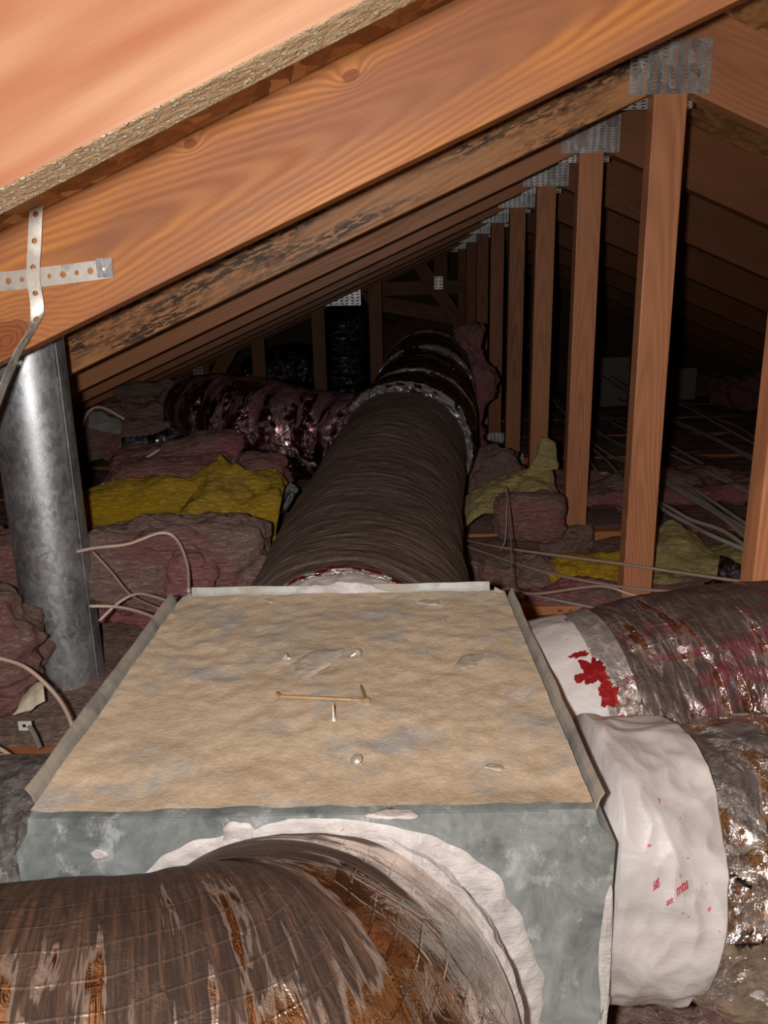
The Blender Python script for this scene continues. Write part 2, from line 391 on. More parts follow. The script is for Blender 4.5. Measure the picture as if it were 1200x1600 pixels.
M_maroon = foil('maroon_wrap', (.34, .20, .21), .7, (.05, .02, .02), (26, 8), 0, .14, .8, .2, .3, 16, 1, .60, (.14, .09, .085), .3)
M_tape = foil('red_printed_tape', (.75, .70, .68), .75, (.07, .05, .045), (20, 10), 0, .2, .6, 0, .1, 30, 1, .5)

def simple(name, col, rough=.5, metal=0.0, bs=0, bd=.001, var=.2, sc=40):
    g = G(name); n = g.noise(g.obj, sc, 4, .6)
    c = g.mix(n, tuple(x*(1-var) for x in col), tuple(min(1, x*(1+var)) for x in col))
    return g.out(c, rough, metal, g.bump(n, bs, bd) if bs else None)
M_red = simple('red_print', (.30, .014, .016), .3, .4, .6, .004, .6, 70)
M_redink = simple('red_ink', (.50, .03, .07), .5, 0, 0, 0, .4, 160)
M_dimink = simple('dark_red_ink', (.16, .02, .035), .5, 0, 0, 0, .4, 160)
M_cable = simple('tan_cable', (.50, .36, .29), .5, 0, .2)
M_grey = simple('dusty_grey_cable', (.30, .26, .24), .6, 0, .2)
M_brown = simple('brown_cable', (.30, .20, .16), .6)
M_zinc = simple('zinc_screw', (.66, .63, .57), .35, .6, .1)
M_brass = simple('yellow_zinc_screw', (.62, .46, .27), .35, .7, .1)
M_crumb = simple('sawdust_crumbs', (.48, .36, .23), .9, 0, .2, .001, .6, 400)
M_drywall = simple('ceiling_board_back', (.24, .185, .13), .9, 0, .4, .003, .25, 14)
M_paper = simple('grey_kraft_paper', (.20, .19, .175), .7, 0, .5, .01, .3, 20)
M_cream = simple('cream_paper_edge', (.58, .50, .38), .8, 0, .5, .004, .25, 30)
M_white = simple('white_bracket', (.72, .70, .66), .5, .2)
M_board = simple('pale_board', (.24, .21, .18), .85, 0, .2, .002, .2, 10)
M_wallm = simple('gable_sheathing', (.20, .12, .07), .85, 0, .4, .004, .3, 8)
M_steel = simple('steel_edge', (.55, .52, .46), .4, .6, .4, .002, .35, 90)

def fibre(name, a, b, dusty, amt):
    g = G(name); p = g.off(g.obj)
    n1 = g.noise(p, 5, 5, .6, .5); n2 = g.noise(g.scale(p, (1, 1, 2.4)), 42, 6, .75, 1.4); n3 = g.noise(g.scale(p, (1, 2, 5)), 13, 4, .6, 1)
    col = g.mix(g.ramp(n2, .32, .68), b, a)
    top = g.ramp(g.sep(g.nrm)[2], .1, .9, 0, .35)
    dm = g.math('MULTIPLY', g.math('ADD', g.ramp(n1, .36, .6, 0, .75), top), amt)
    cl = g.n('ShaderNodeClamp'); g.put(cl.inputs[0], dm)
    col = g.mix(cl.outputs[0], col, g.mix(n2, tuple(x*.7 for x in dusty), dusty))
    return g.out(col, .95, 0, g.bump(g.math('ADD', n2, g.math('MULTIPLY', n3, 1.2)), 1, .02), .05)
M_pink = fibre('pink_fibreglass', (.66, .25, .26), (.40, .11, .13), (.44, .28, .24), .9)
M_pinkd = fibre('dusty_pink_fibreglass', (.52, .23, .22), (.34, .13, .125), (.46, .32, .265), 1.15)
M_yel = fibre('yellow_fibreglass', (.98, .60, .02), (.68, .37, .015), (.60, .44, .14), .5)
M_yelp = fibre('pale_yellow_fibreglass', (.86, .70, .24), (.58, .44, .14), (.58, .50, .28), .7)

# ------------------------------------------------------------------ geometry of the roof
SL, H, RX = .4286, .169, .5857          # slope, rafter underside height at x = 0, ridge x
RV_H, TW, SP = .162, .043, .61          # rafter vertical height, timber thickness, truss spacing
T0, ZC, ZF = 1.098, -.70, -.84          # plane of the big rafter, chord top, attic floor
ANG = math.atan(SL)
def und(x): return H+SL*x if x < RX else H+SL*RX-SL*(x-RX)

# ------------------------------------------------------------------ structure
def deck(name, x0, x1, y0, y1, t=.012):
    bm = bmesh.new(); z0, z1 = und(x0)+RV_H, und(x1)+RV_H
    c = Vector(((x0+x1)/2, (y0+y1)/2, (z0+z1)/2)); v = []
    for dz in (0, t):
        for (x, y, z) in ((x0, y0, z0), (x1, y0, z1), (x1, y1, z1), (x0, y1, z0)): v.append(bm.verts.new(Vector((x, y, z+dz))-c))
    for f in ((3, 2, 1, 0), (4, 5, 6, 7), (0, 1, 5, 4), (1, 2, 6, 5), (2, 3, 7, 6), (3, 0, 4, 7)): bm.faces.new([v[i] for i in f])
    o = link(name, bm, M_osb); o.location = c; return struct(o)
deck('ceiling', -2.5, RX, -1.6, 7.4); deck('ceiling', RX, 3.6, -1.6, 7.4)
bm = bmesh.new(); boxbm(bm, -2.6, 3.7, -1.6, 7.4, ZF-.012, ZF); struct(link('floor', bm, M_drywall))
bm = bmesh.new()
slab(bm, [(-2.5, 7.38, ZF), (3.6, 7.38, ZF), (3.6, 7.38, und(3.6)+RV_H), (RX, 7.38, und(RX)+RV_H), (-2.5, 7.38, und(-2.5)+RV_H)], -.02)
struct(link('wall_back', bm, M_wallm))

# ------------------------------------------------------------------ trusses
def nail_plate(name, x0, x1, z0, z1, y, parent, cols=8, rows=14, t=.0012, mat=None):
    """pressed steel plate with punched slots"""
    bm = bmesh.new(); xs = [x0]; zs = [z0]
    cw = (x1-x0)/cols; rh = (z1-z0)/rows
    for i in range(cols): xs += [x0+cw*(i+.22), x0+cw*(i+.72)]
    xs.append(x1)
    for j in range(rows): zs += [z0+rh*(j+.32), z0+rh*(j+.72)]
    zs.append(z1)
    V = {}
    def v(i, j, s):
        dz = rh*.3*(1 if (i//2) % 2 else -1)*(0 if j in (0, len(zs)-1) else .5)
        if (i, j, s) not in V: V[(i, j, s)] = bm.verts.new((xs[i], y-(t if s else 0), zs[j]+dz*(0 if s is None else 1)))
        return V[(i, j, s)]
    hole = lambda i, j: 0 <= i < len(xs)-1 and 0 <= j < len(zs)-1 and i % 2 == 1 and j % 2 == 1
    solid = lambda i, j: 0 <= i < len(xs)-1 and 0 <= j < len(zs)-1 and not hole(i, j)
    for i in range(len(xs)-1):
        for j in range(len(zs)-1):
            if hole(i, j): continue
            bm.faces.new((v(i, j, 1), v(i+1, j, 1), v(i+1, j+1, 1), v(i, j+1, 1)))
            bm.faces.new((v(i, j+1, 0), v(i+1, j+1, 0), v(i+1, j, 0), v(i, j, 0)))
            for (di, dj, a, b) in ((-1, 0, (i, j+1), (i, j)), (1, 0, (i+1, j), (i+1, j+1)), (0, -1, (i, j), (i+1, j)), (0, 1, (i+1, j+1), (i, j+1))):
                if not solid(i+di, j+dj):
                    bm.faces.new((v(a[0], a[1], 1), v(a[0], a[1], 0), v(b[0], b[1], 0), v(b[0], b[1], 1)))
    o = link(name, bm, mat or M_plate); 
    if parent: child(o, parent)
    return o
labels = {
 -3: 'bare wooden roof truss farthest behind the viewer, rafters only', -2: 'bare wooden roof truss right over the viewer, rafters only',
 -1: 'nearest roof truss, pale orange rafter with crumb-covered underside in the top left corner',
 0: 'roof truss with the big amber-coloured rafter across the picture and post at right edge',
 1: 'roof truss with black mould on its rafter and the tallest post with steel plate',
 2: 'roof truss with second tallest post, standing behind the mouldy rafter', 3: 'roof truss with the third post from the right, yellow batt at its foot',
 4: 'roof truss with the fourth post, beside the round duct', 5: 'roof truss with thin dim post between the fourth post and the last ones',
 6: 'roof truss with the last clearly seen narrow post and plate', 7: 'dim roof truss with several short vertical webs behind the ducts',
 8: 'farthest dim roof truss with crossing diagonal webs near the gable'}
for k in range(-3, 9):
    y0 = T0+SP*k; y1 = y0+TW
    t = thing('roof_truss', labels[k], 'roof truss', (RX, y0+TW/2, ZC))
    lx = -2.2
    m = {-1: W_near, 0: W_big, 1: W_mold}.get(k, W_gen)
    board('rafter', [(lx, und(lx)), (RX, und(RX)), (RX, und(RX)+RV_H), (lx, und(lx)+RV_H)], y0, y1, ANG, m, t, bottom_mat=W_dust if k == -1 else None)
    rx = 3.3
    board('rafter', [(RX, und(RX)), (rx, und(rx)), (rx, und(rx)+RV_H), (RX, und(RX)+RV_H)], y0, y1, -ANG, W_gen if k == 1 else W_dim, t)
    if k < 0: continue
    zt = und(RX)
    pw = .034
    kp = board('king_post', [(RX-pw, ZC), (RX+pw, ZC), (RX+pw, zt-.014), (RX, zt), (RX-pw, zt-.014)], y0+.001, y1+.002, math.pi/2, W_web, t)
    board('bottom_chord', [(-2.3, ZC-.09), (3.4, ZC-.09), (3.4, ZC), (-2.3, ZC)], y0, y1, 0, W_chord, t)
    n = 14 if k < 3 else 10
    Wk = Matrix.Translation(t.location+kp.location) @ kp.rotation_euler.to_matrix().to_4x4()
    for q in (nail_plate('nail_plate', RX-.086, RX+.075, .401, .50, y0, None, 8, n),
              nail_plate('nail_plate', RX-.086, RX+.06, .384, .47, y1+.0035, None, 8, n),
              nail_plate('nail_plate', RX-.05, RX+.05, ZC-.04, ZC+.022, y0, None, 5, 6)):
        q.parent = kp; q.matrix_parent_inverse = Wk.inverted()
    if k == 7:   # webs seen left of the posts
        Y = y0
        for (xx, ytop) in ((400, 500), (495, 460), (585, 415)):
            a = at(xx, 640, Y); b = at(xx, ytop, Y)
            board('web', [(b.x-.045, ZC), (b.x+.045, ZC), (b.x+.045, und(b.x)+.02), (b.x-.045, und(b.x))], y0+.003, y1-.002, math.pi/2, W_gen, t)
        a = at(365, 540, Y); b = at(310, 640, Y)
        bar('web', (a.x, a.z), (b.x, b.z), .09, y0-.03, y0-.001, W_gen, t)
        a = at(318, 560, Y); b = at(316, 680, Y); bar('web', (a.x, a.z), (b.x, b.z), .1, y0-.04, y0-.032, W_gen, t)
        for (x0, y0_, x1, y1_) in ((303, 573, 316, 596), (314, 602, 328, 622)):
            a = at(x0, y1_, Y-.045); b = at(x1, y0_, Y-.045); nail_plate('nail_plate', a.x, b.x, a.z, b.z, Y-.042, t, 2, 4)
        a = at(505, 478, Y); b = at(563, 448, Y); nail_plate('nail_plate', a.x, b.x, a.z, b.z, Y-.001, t, 7, 6)
    if k == 8:
        Y = y0
        a = at(590, 452, Y); b = at(740, 448, Y); bar('web', (a.x, a.z), (b.x, b.z), .10, y0-.002, y1-.006, W_gen, t)
        a = at(560, 468, Y); b = at(735, 500, Y); bar('web', (a.x, a.z), (b.x, b.z), .11, y0-.046, y0-.004, W_gen, t)
        a = at(645, 400, Y-.05); b = at(728, 520, Y-.05); bar('web', (a.x, a.z), (b.x, b.z), .10, y0-.09, y0-.048, W_gen, t)
        a = at(688, 370, Y); b = at(688, 452, Y); bar('web', (a.x, a.z), (b.x, b.z), .10, y0-.046, y0-.004, W_gen, t)
        a = at(679, 452, Y-.1); b = at(692, 432, Y-.1); nail_plate('nail_plate', a.x, b.x, a.z, b.z, Y-.092, t, 2, 4)

# ------------------------------------------------------------------ sheet-metal plenum box
bx = thing('plenum_box', 'galvanised sheet metal duct box with a dust-covered top, in the foreground', 'duct box', (-.07, .785, -.83))
X0, X1, Y0, Y1, ZT, ZB = -.303, .165, .545, 1.035, -.402, -.832
def kid(name, bm, mat, parent=bx, smooth=False): return child(link(name, bm, mat, None, smooth), parent)
def ring_rect(bm, x0, x1, y0, y1, z): return [bm.verts.new(p) for p in ((x0, y0, z), (x1, y0, z), (x1, y1, z), (x0, y1, z))]
bm = bmesh.new()
rs = [ring_rect(bm, X0, X1, Y0, Y1, ZT), ring_rect(bm, X0-.001, X1+.002, Y0-.003, Y1+.001, ZT-.012), ring_rect(bm, X0-.012, X1+.017, Y0-.004, Y1+.002, ZT-.030), ring_rect(bm, X0-.012, X1+.014, Y0-.003, Y1+.002, ZB)]
for a, b in zip(rs, rs[1:]):
    for i in range(4): bm.faces.new((a[i], b[i], b[(i+1) % 4], a[(i+1) % 4]))
bm.faces.new(list(reversed(rs[-1]))); bm.faces.new(rs[0])
bmesh.ops.recalc_face_normals(bm, faces=bm.faces)
kid('body', bm, M_plenum)
# dusty top, slightly uneven
bm = bmesh.new(); nx, ny = 110, 110; g_ = []
for j in range(ny+1):
    r = []
    for i in range(nx+1):
        x = X0+.002+(X1-X0-.004)*i/nx; y = Y0+.002+(Y1-Y0-.004)*j/ny; p = Vector((x, y, 0))
        e = min(i, nx-i, j, ny-j)/6
        z = ZT+.001+max(0, .0022+.0028*fbm(p, 11, 4)+.0012*fbm(p, 50, 3))+(.002*max(0, 1-e) if e < 1 else 0)
        r.append(bm.verts.new((x, y, z)))
    g_.append(r)
for j in range(ny):
    for i in range(nx): bm.faces.new((g_[j][i], g_[j][i+1], g_[j+1][i+1], g_[j+1][i]))
kid('top_panel', bm, M_dusttop, smooth=True)
# standing rims
def rim(p0, p1, out, h, name='rim', t=.0016, wob=.0012, fold=True):
    bm = bmesh.new(); n = 24; A = Vector(p0); B = Vector(p1); O = Vector(out)
    tn = O.normalized()*.0014; prof = [Vector((0, 0, -.004)), O*.5+Vector((0, 0, h*.5)), O+Vector((0, 0, h)), O+tn+Vector((0, 0, h)), O*.5+tn+Vector((0, 0, h*.5)), tn*1.2+Vector((0, 0, -.006))]
    rows = []
    for i in range(n+1):
        c = A.lerp(B, i/n); dz = wob*noise.noise(c*22)
        rows.append([bm.verts.new(c+q+Vector((0, 0, dz if k in (1, 2, 3, 4) else 0))+O.normalized()*dz) for k, q in enumerate(prof)])
    for i in range(n):
        for k in range(len(prof)): bm.faces.new((rows[i][k], rows[i+1][k], rows[i+1][(k+1) % len(prof)], rows[i][(k+1) % len(prof)]))
    bm.faces.new(rows[0]); bm.faces.new(list(reversed(rows[-1])))
    bmesh.ops.recalc_face_normals(bm, faces=bm.faces)
    return kid(name, bm, M_rim)
rim((X0, .566, ZT), (X0, Y1-.012, ZT), (-.009, 0, 0), .014)
rim((X1, Y0+.004, ZT), (X1, Y1-.012, ZT), (.007, 0, 0), .012)
rim((X0+.016, Y1, ZT), (X1-.022, Y1, ZT), (0, .005, 0), .016)
bm = bmesh.new()
slab(bm, [(X0+.035, Y0-.0035, ZT+.001), (X1-.04, Y0-.0035, ZT+.001), (X1-.055, Y0-.0042, ZT-.017), (X0+.03, Y0-.0042, ZT-.017)], .0015)
kid('front_hem', bm, M_plenum)
# bent notch lips at the corners
for (x, y, s) in ((X0+.012, Y1-.014, 1), (X1-.012, Y1-.014, -1)):
    bm = bmesh.new()
    slab(bm, [(x-.008*s, y, ZT), (x+.006*s, y+.01, ZT), (x+.004*s, y+.009, ZT+.012), (x-.006*s, y+.001, ZT+.008)], .0012)
    kid('corner_tab', bm, M_rim)
# mastic ring and smears on the front face
CX, CZ = -.07, -.60
def smear_ring(r0, r1, a0, a1, name, mat, y=Y0-.004, th=.006, nn=220, mm=18):
    bm = bmesh.new(); rows = []
    for i in range(nn+1):
        a = a0+(a1-a0)*i/nn; row = []
        wo = .016*noise.noise(Vector((math.cos(a)*2, math.sin(a)*2, 1)))+.004*noise.noise(Vector((a*9, 0, 4)))
        for j in range(mm+1):
            f = j/mm; r = r0+(r1+wo-r0)*f
            x = CX+r*math.cos(a); z = min(CZ+r*math.sin(a), ZT-.001)
            p = Vector((x*1.0, z, 0)); edge = math.sin(math.pi*min(1, max(0, f)))**.4 if 0 < f < 1 else 0
            d = th*edge*(.5+.5*abs(noise.noise(Vector((r*90, a*7, 2))))+.35*noise.noise(p*60))
            row.append(bm.verts.new((x, y-d-.0003, z)))
        rows.append(row)
    for i in range(nn):
        for j in range(mm): bm.faces.new((rows[i][j], rows[i+1][j], rows[i+1][j+1], rows[i][j+1]))
    bmesh.ops.recalc_face_normals(bm, faces=bm.faces)
    return kid(name, bm, mat, smooth=True)
smear_ring(.155, .198, -.25*math.pi, 1.2*math.pi, 'mastic_seal', M_mastic)
def blob(name, pts, mat, up, parent=bx, th=.003, sub=26, jag=.004):
    """flat smear: polygon fan laid on a plane, lumpy thickness along `up`"""
    bm = bmesh.new(); P = [Vector(p) for p in pts]; c = sum(P, Vector())/len(P); U = Vector(up); rings = []
    R = spline([tuple(p) for p in P+[P[0]]], sub*2)[:-1]
    for f in (1, .85, .6, .3):
        row = []
        for q in R:
            q = Vector(q); e = c+(q-c)*f
            if f == 1: e = e+(q-c).normalized()*jag*noise.noise(q*90)
            row.append(bm.verts.new(e+U*(0 if f == 1 else th*(.6+.8*abs(noise.noise(e*70))))))
        rings.append(row)
    for a, b in zip(rings, rings[1:]):
        for i in range(len(a)): k = (i+1) % len(a); bm.faces.new((a[i], a[k], b[k], b[i]))
    bm.faces.new(rings[-1]); bmesh.ops.recalc_face_normals(bm, faces=bm.faces)
    return kid(name, bm, mat, parent, True)
yf = Y0-.004
def onf(x, y): return tuple(at(x, y, yf-.0003))
blob('mastic_smear', [onf(345, 1318), onf(350, 1292), (onf(372, 1282)), onf(395, 1288), onf(398, 1310), onf(370, 1320)], M_mastic, (0, -1, 0), th=.0035)
blob('mastic_smear', [onf(940, 1600), onf(935, 1500), onf(945, 1410), onf(957, 1390), onf(955, 1500), onf(948, 1600), onf(938, 1720), onf(915, 1700)], M_mastic, (0, -1, 0), th=.003)
blob('mastic_smear', [onf(140, 1332), onf(150, 1325), onf(165, 1330), onf(168, 1338), onf(150, 1343)], M_mastic, (0, -1, 0), th=.0015)
zt = ZT+.0035
def ont(x, y, z=zt): return tuple(atz(x, y, z))
blob('mastic_smear', [ont(455, 1038), ont(490, 1018), (ont(535, 1014)), ont(530, 1028), ont(505, 1045), ont(470, 1064), ont(462, 1055)], M_smear, (0, 0, 1), th=.003)
blob('mastic_smear', [ont(708, 1040), ont(725, 1025), ont(757, 1022), ont(750, 1036), ont(725, 1046)], M_smear, (0, 0, 1), th=.002)
blob('mastic_smear', [ont(565, 1276), ont(600, 1266), ont(640, 1268), ont(650, 1276), ont(620, 1282)], M_mastic, (0, 0, 1), th=.003)
for (x, y, rx_, ry) in ((420, 938, 8, 5), (668, 942, 20, 4), (770, 1200, 16, 5)):
    blob('mastic_smear', [ont(x-rx_, y), ont(x-rx_*.3, y-ry), ont(x+rx_, y-ry*.5), ont(x+rx_*.6, y+ry)], M_smear, (0, 0, 1), th=.002)

# loose screws and the long screw lying on the dusty top
def head_screw(x, y, lab, tilt, az, r=.0052, ln=.016, mat=M_zinc, name='hex_head_screw'):
    p = atz(x, y, ZT+.008); o = thing(name, lab, 'screw', tuple(p))
    Mx = Matrix.Rotation(az, 4, 'Z') @ Matrix.Rotation(tilt, 4, 'X')
    def lathe(nm, prof, seg=18):
        bm = bmesh.new(); rows = [[bm.verts.new(Mx @ Vector((rr*math.cos(2*math.pi*i/seg), rr*math.sin(2*math.pi*i/seg), zz))) for i in range(seg)] for rr, zz in prof]
        for a, b in zip(rows, rows[1:]):
            for i in range(seg): bm.faces.new((a[i], a[(i+1) % seg], b[(i+1) % seg], b[i]))
        bm.faces.new(rows[0]); bm.faces.new(list(reversed(rows[-1]))); bmesh.ops.recalc_face_normals(bm, faces=bm.faces)
        link(nm, bm, mat, o)
    lathe('washer_head', [(r, 0), (r, .0008), (r*.85, .0012)]); lathe('hex_head', [(r*.62, .001), (r*.62, .0036), (r*.4, .004)], 6)
    pr = []; zz = 0
    while zz > -ln+.003: pr += [(.0021, zz), (.0016, zz-.0007)]; zz -= .0014
    pr += [(.0012, -ln+.002), (.0002, -ln)]
    lathe('threaded_shank', pr, 12)
head_screw(445, 1027, 'small silver hex screw, left of the two near the far edge of the box top', 1.0, -.9, .0052)
head_screw(559, 1019, 'small silver hex screw right of the other, near the far edge of the box top', .9, 1.2, .0052)
head_screw(557, 1187, 'silver hex screw alone near the front edge of the dusty box top', .55, -.8, .0056)
# pointed screw standing on its head
p = atz(521, 1122, ZT+.006); o = thing('upright_screw', 'silver screw standing point up below the long screw', 'screw', tuple(p))
def lathe_on(o, nm, prof, Mx, mat, seg=12):
    bm = bmesh.new(); rows = [[bm.verts.new(Mx @ Vector((rr*math.cos(2*math.pi*i/seg), rr*math.sin(2*math.pi*i/seg), zz))) for i in range(seg)] for rr, zz in prof]
    for a, b in zip(rows, rows[1:]):
        for i in range(seg): bm.faces.new((a[i], a[(i+1) % seg], b[(i+1) % seg], b[i]))
    bm.faces.new(rows[0]); bm.faces.new(list(reversed(rows[-1]))); bmesh.ops.recalc_face_normals(bm, faces=bm.faces)
    return link(nm, bm, mat, o)
Mx = Matrix.Rotation(.12, 4, 'X')
lathe_on(o, 'screw_head', [(.0048, -.003), (.0048, -.002), (.0028, .001)], Mx, M_zinc)
lathe_on(o, 'threaded_shank', [q for i in range(9) for q in ((.0022-.0001*i, .001+.0017*i), (.0015-.0001*i, .0018+.0017*i))]+[(.0002, .019)], Mx, M_zinc)
# long screw
a = atz(436, 1088, ZT+.008); b = atz(566, 1094, ZT+.007); d = (b-a); L = d.length; Mx = d.to_track_quat('Z', 'Y').to_matrix().to_4x4()
o = thing('long_screw', 'long brassy screw lying across the middle of the dusty box top', 'screw', tuple(a))
lathe_on(o, 'screw_head', [(.0052, -.003), (.0052, -.0015), (.0021, .002)], Mx, M_brass)
lathe_on(o, 'shank', [(.0021, .001), (.0021, L*.86), (.0015, L*.88)], Mx, M_brass)
lathe_on(o, 'drill_tip', [(.0013, L*.87), (.0016, L*.95), (.0002, L)], Mx, M_brass)
# short nail leaning against it
a = atz(572, 1096, ZT+.008); b = atz(563, 1069, ZT+.010); d = b-a; L = max(d.length, .015); Mx = d.to_track_quat('Z', 'Y').to_matrix().to_4x4()
o = thing('bent_nail', 'short rusty screw lying against the tip of the long screw', 'screw', tuple(a))
lathe_on(o, 'screw_head', [(.0045, -.001), (.0045, .0004), (.002, .002)], Mx, M_brass)
lathe_on(o, 'shank', [(.0017, .001), (.0014, L*.8), (.0002, L)], Mx, M_brass)
# crumbs
bm = bmesh.new()
for i in range(500):
    x = random.uniform(X0+.02, X1-.02) if i % 3 else random.gauss(.03, .07); y = random.uniform(Y0+.01, Y1-.02) if i % 3 else random.gauss(.68, .06)
    if not (X0+.01 < x < X1-.01 and Y0+.005 < y < Y1-.01): continue
    s = random.uniform(.0003, .0009); z = ZT+.0034+.0028*fbm(Vector((x, y, 0)), 11, 4)
    M4 = Matrix.Translation((x, y, z+s*.2)) @ Matrix.Rotation(random.random()*3, 4, 'Z') @ Matrix.Rotation(random.random()*3, 4, 'X')
    boxbm(bm, -s, s, -s*.7, s*.7, -s*.5, s*.5, M4)
tag(link('dust_crumbs', bm, M_crumb), 'sawdust crumbs scattered over the dusty box top', 'dust', kind='stuff')

# ------------------------------------------------------------------ ducts
def text_on(tube, txt, fi, th, size, dfi, dth, mat, parent, off=.003, curve=0, name='printed_text', sub=None):
    """text mesh wrapped on a duct: x runs (dfi,dth) per metre, y across"""
    cu = bpy.data.curves.new('txt', 'FONT'); cu.body = txt; cu.size = size; cu.resolution_u = 3; cu.offset = size*.012
    to = bpy.data.objects.new('txt', cu); COL.objects.link(to); bpy.context.view_layer.update()
    me = to.evaluated_get(bpy.context.evaluated_depsgraph_get()).to_mesh(); bm = bmesh.new(); bm.from_mesh(me)
    bmesh.ops.triangulate(bm, faces=bm.faces)
    bmesh.ops.subdivide_edges(bm, edges=[e for e in bm.edges if e.calc_length() > size*.2], cuts=2, use_grid_fill=False)
    for v in bm.verts:
        x, y = v.co.x, v.co.y
        if curve:
            a = x/curve; rr = curve+y; x, y = rr*math.sin(a), rr*math.cos(a)-curve
        fx = fi+x*dfi[0]+y*dfi[1]; tx = th+x*dth[0]+y*dth[1]
        v.co = tube.pt(fx, tx, off)
    to.to_mesh_clear() if False else None
    bpy.data.objects.remove(to)
    return link(name, bm, mat, sub or parent)
def patch_on(tube, fi0, fi1, th0, th1, mat, parent, off=.003, name='tape_patch', amp=.0015):
    bm = bmesh.new(); n = 48; fc, tc, fr, tr = (fi0+fi1)/2, (th0+th1)/2, (fi1-fi0)/2, (th1-th0)/2
    def P(k, q):
        a = 2*math.pi*k/n; e = (abs(math.cos(a))**4+abs(math.sin(a))**4)**-.25
        rr = q*e*(1+.55*noise.noise(Vector((math.cos(a)*2.2+fc, math.sin(a)*2.2, tc*9)))+.25*noise.noise(Vector((a*5, fc, tc))))
        f, t = fc+fr*rr*math.cos(a), tc+tr*rr*math.sin(a); p_ = tube.pt(f, t, off)
        return bm.verts.new(tube.pt(f, t, off+amp*noise.noise(p_*60)))
    rows = [[P(k, q) for k in range(n)] for q in (1, .8, .55, .25)]
    for u, v in zip(rows, rows[1:]):
        for k in range(n): bm.faces.new((u[k], u[(k+1) % n], v[(k+1) % n], v[k]))
    bm.faces.new(rows[-1])
    bmesh.ops.recalc_face_normals(bm, faces=bm.faces)
    return link(name, bm, mat, parent, True)      # parent part sits at the world origin

# A: front duct, out of the box front and round to the left
A = thing('insulated_duct', 'foil-wrapped flexible duct in the bottom left foreground, curling left from the box front', 'duct', (-.07, .5, -.7))
tA = Tube([(-.07, .543, -.59, .158, .158), (-.073, .50, -.572, .163, .16), (-.08, .46, -.558, .172, .160), (-.10, .42, -.545, .170, .156), (-.165, .385, -.524, .162, .150), (-.27, .355, -.503, .156, .150), (-.42, .345, -.505, .156, .15), (-.65, .35, -.51, .156, .15), (-.95, .37, -.52, .156, .15)], 320)
def dA(s, th, p):
    return .003*ridge(p, 7)+.0012*noise.noise(Vector((s*60, th*2, 0)))+.0014*noise.noise(Vector((s*26, th*1.5, 3)))+.004*fbm(p, 4, 2)
child(tA.mesh('foil_jacket', M_foilA, 44, 320, 260, dA), A)
child(tA.mesh('mastic_collar', M_mastic, 0, 50, 200, lambda s, th, p: .004+.004*ridge(p, 24)+.003*ridge(p, 60)), A)

# C: the big central duct
Cc = thing('insulated_duct', 'big dusty dark brown round duct running from the box back into the attic', 'duct', (-.06, 1.2, -.69))
tC = Tube([(-.07, 1.035, -.535, .150, .15), (-.068, 1.10, -.535, .162, .152), (-.065, 1.15, -.537, .185, .160), (-.06, 1.24, -.537, .200, .162), (-.05, 1.45, -.53, .200, .165), (-.03, 1.75, -.505, .198, .172), (.01, 2.05, -.465, .197, .185), (.045, 2.32, -.435, .195, .19)], 300)
def dC(s, th, p): return .004*ridge(p, 7)+.0006*math.sin(s*2*math.pi/.031+3*noise.noise(p*3))+.0010*noise.noise(Vector((s*38+th*1.2, th*3.0, 0)))+.0012*noise.noise(Vector((s*110, th*2.4, 5)))+.004*fbm(p, 6, 3)
child(tC.mesh('wrapped_jacket', M_foilC, 34, 300, 200, dC), Cc)
child(tC.mesh('mastic_collar', M_mastic, 0, 22, 160, lambda s, th, p: .002+.004*ridge(p, 28)), Cc)
tbC = child(tC.mesh('tape_band', M_tape, 20, 38, 160, lambda s, th, p: .004+.002*ridge(p, 40)+.002*math.sin(s*500)), Cc)
for i, (th, dt) in enumerate(((.92, .20), (1.22, .18), (1.52, .20), (1.92, .18), (2.22, .22), (.62, .18), (1.72, .12), (1.40, .1))):
    patch_on(tC, 22+(i % 3)*3, 29+(i % 3)*3, th, th+dt, M_red, tbC, .0095, 'red_print_patch')

# D: continues behind as a black, shiny, climbing section with a silver joint ring
D = thing('insulated_duct', 'shiny black duct section climbing behind the big brown duct', 'duct', (.06, 2.7, -.6))
tD = Tube([(.048, 2.35, -.435, .200, .198), (.06, 2.42, -.42, .210, .20), (.10, 2.6, -.385, .19, .18), (.15, 2.95, -.31, .175, .17), (.175, 3.25, -.275, .17, .165), (.18, 3.55, -.29, .165, .16), (.175, 3.8, -.36, .16, .155)], 200)
child(tD.mesh('black_jacket', M_black, 8, 200, 150, wrinkle(.006, 16, .010, .13)), D)
for ia in (62, 92, 128): child(tD.mesh('sparkle_band', M_ring, ia, ia+5, 120, lambda s, th, p: .010+.006*ridge(p, 30)), D)  # added crumpled silver bands standing in for arcs of sparkle on the wrap
child(tD.mesh('silver_joint_ring', M_ring, 0, 22, 170, lambda s, th, p: .004+.007*ridge(p, 26)+.004*ridge(p, 55)), D)
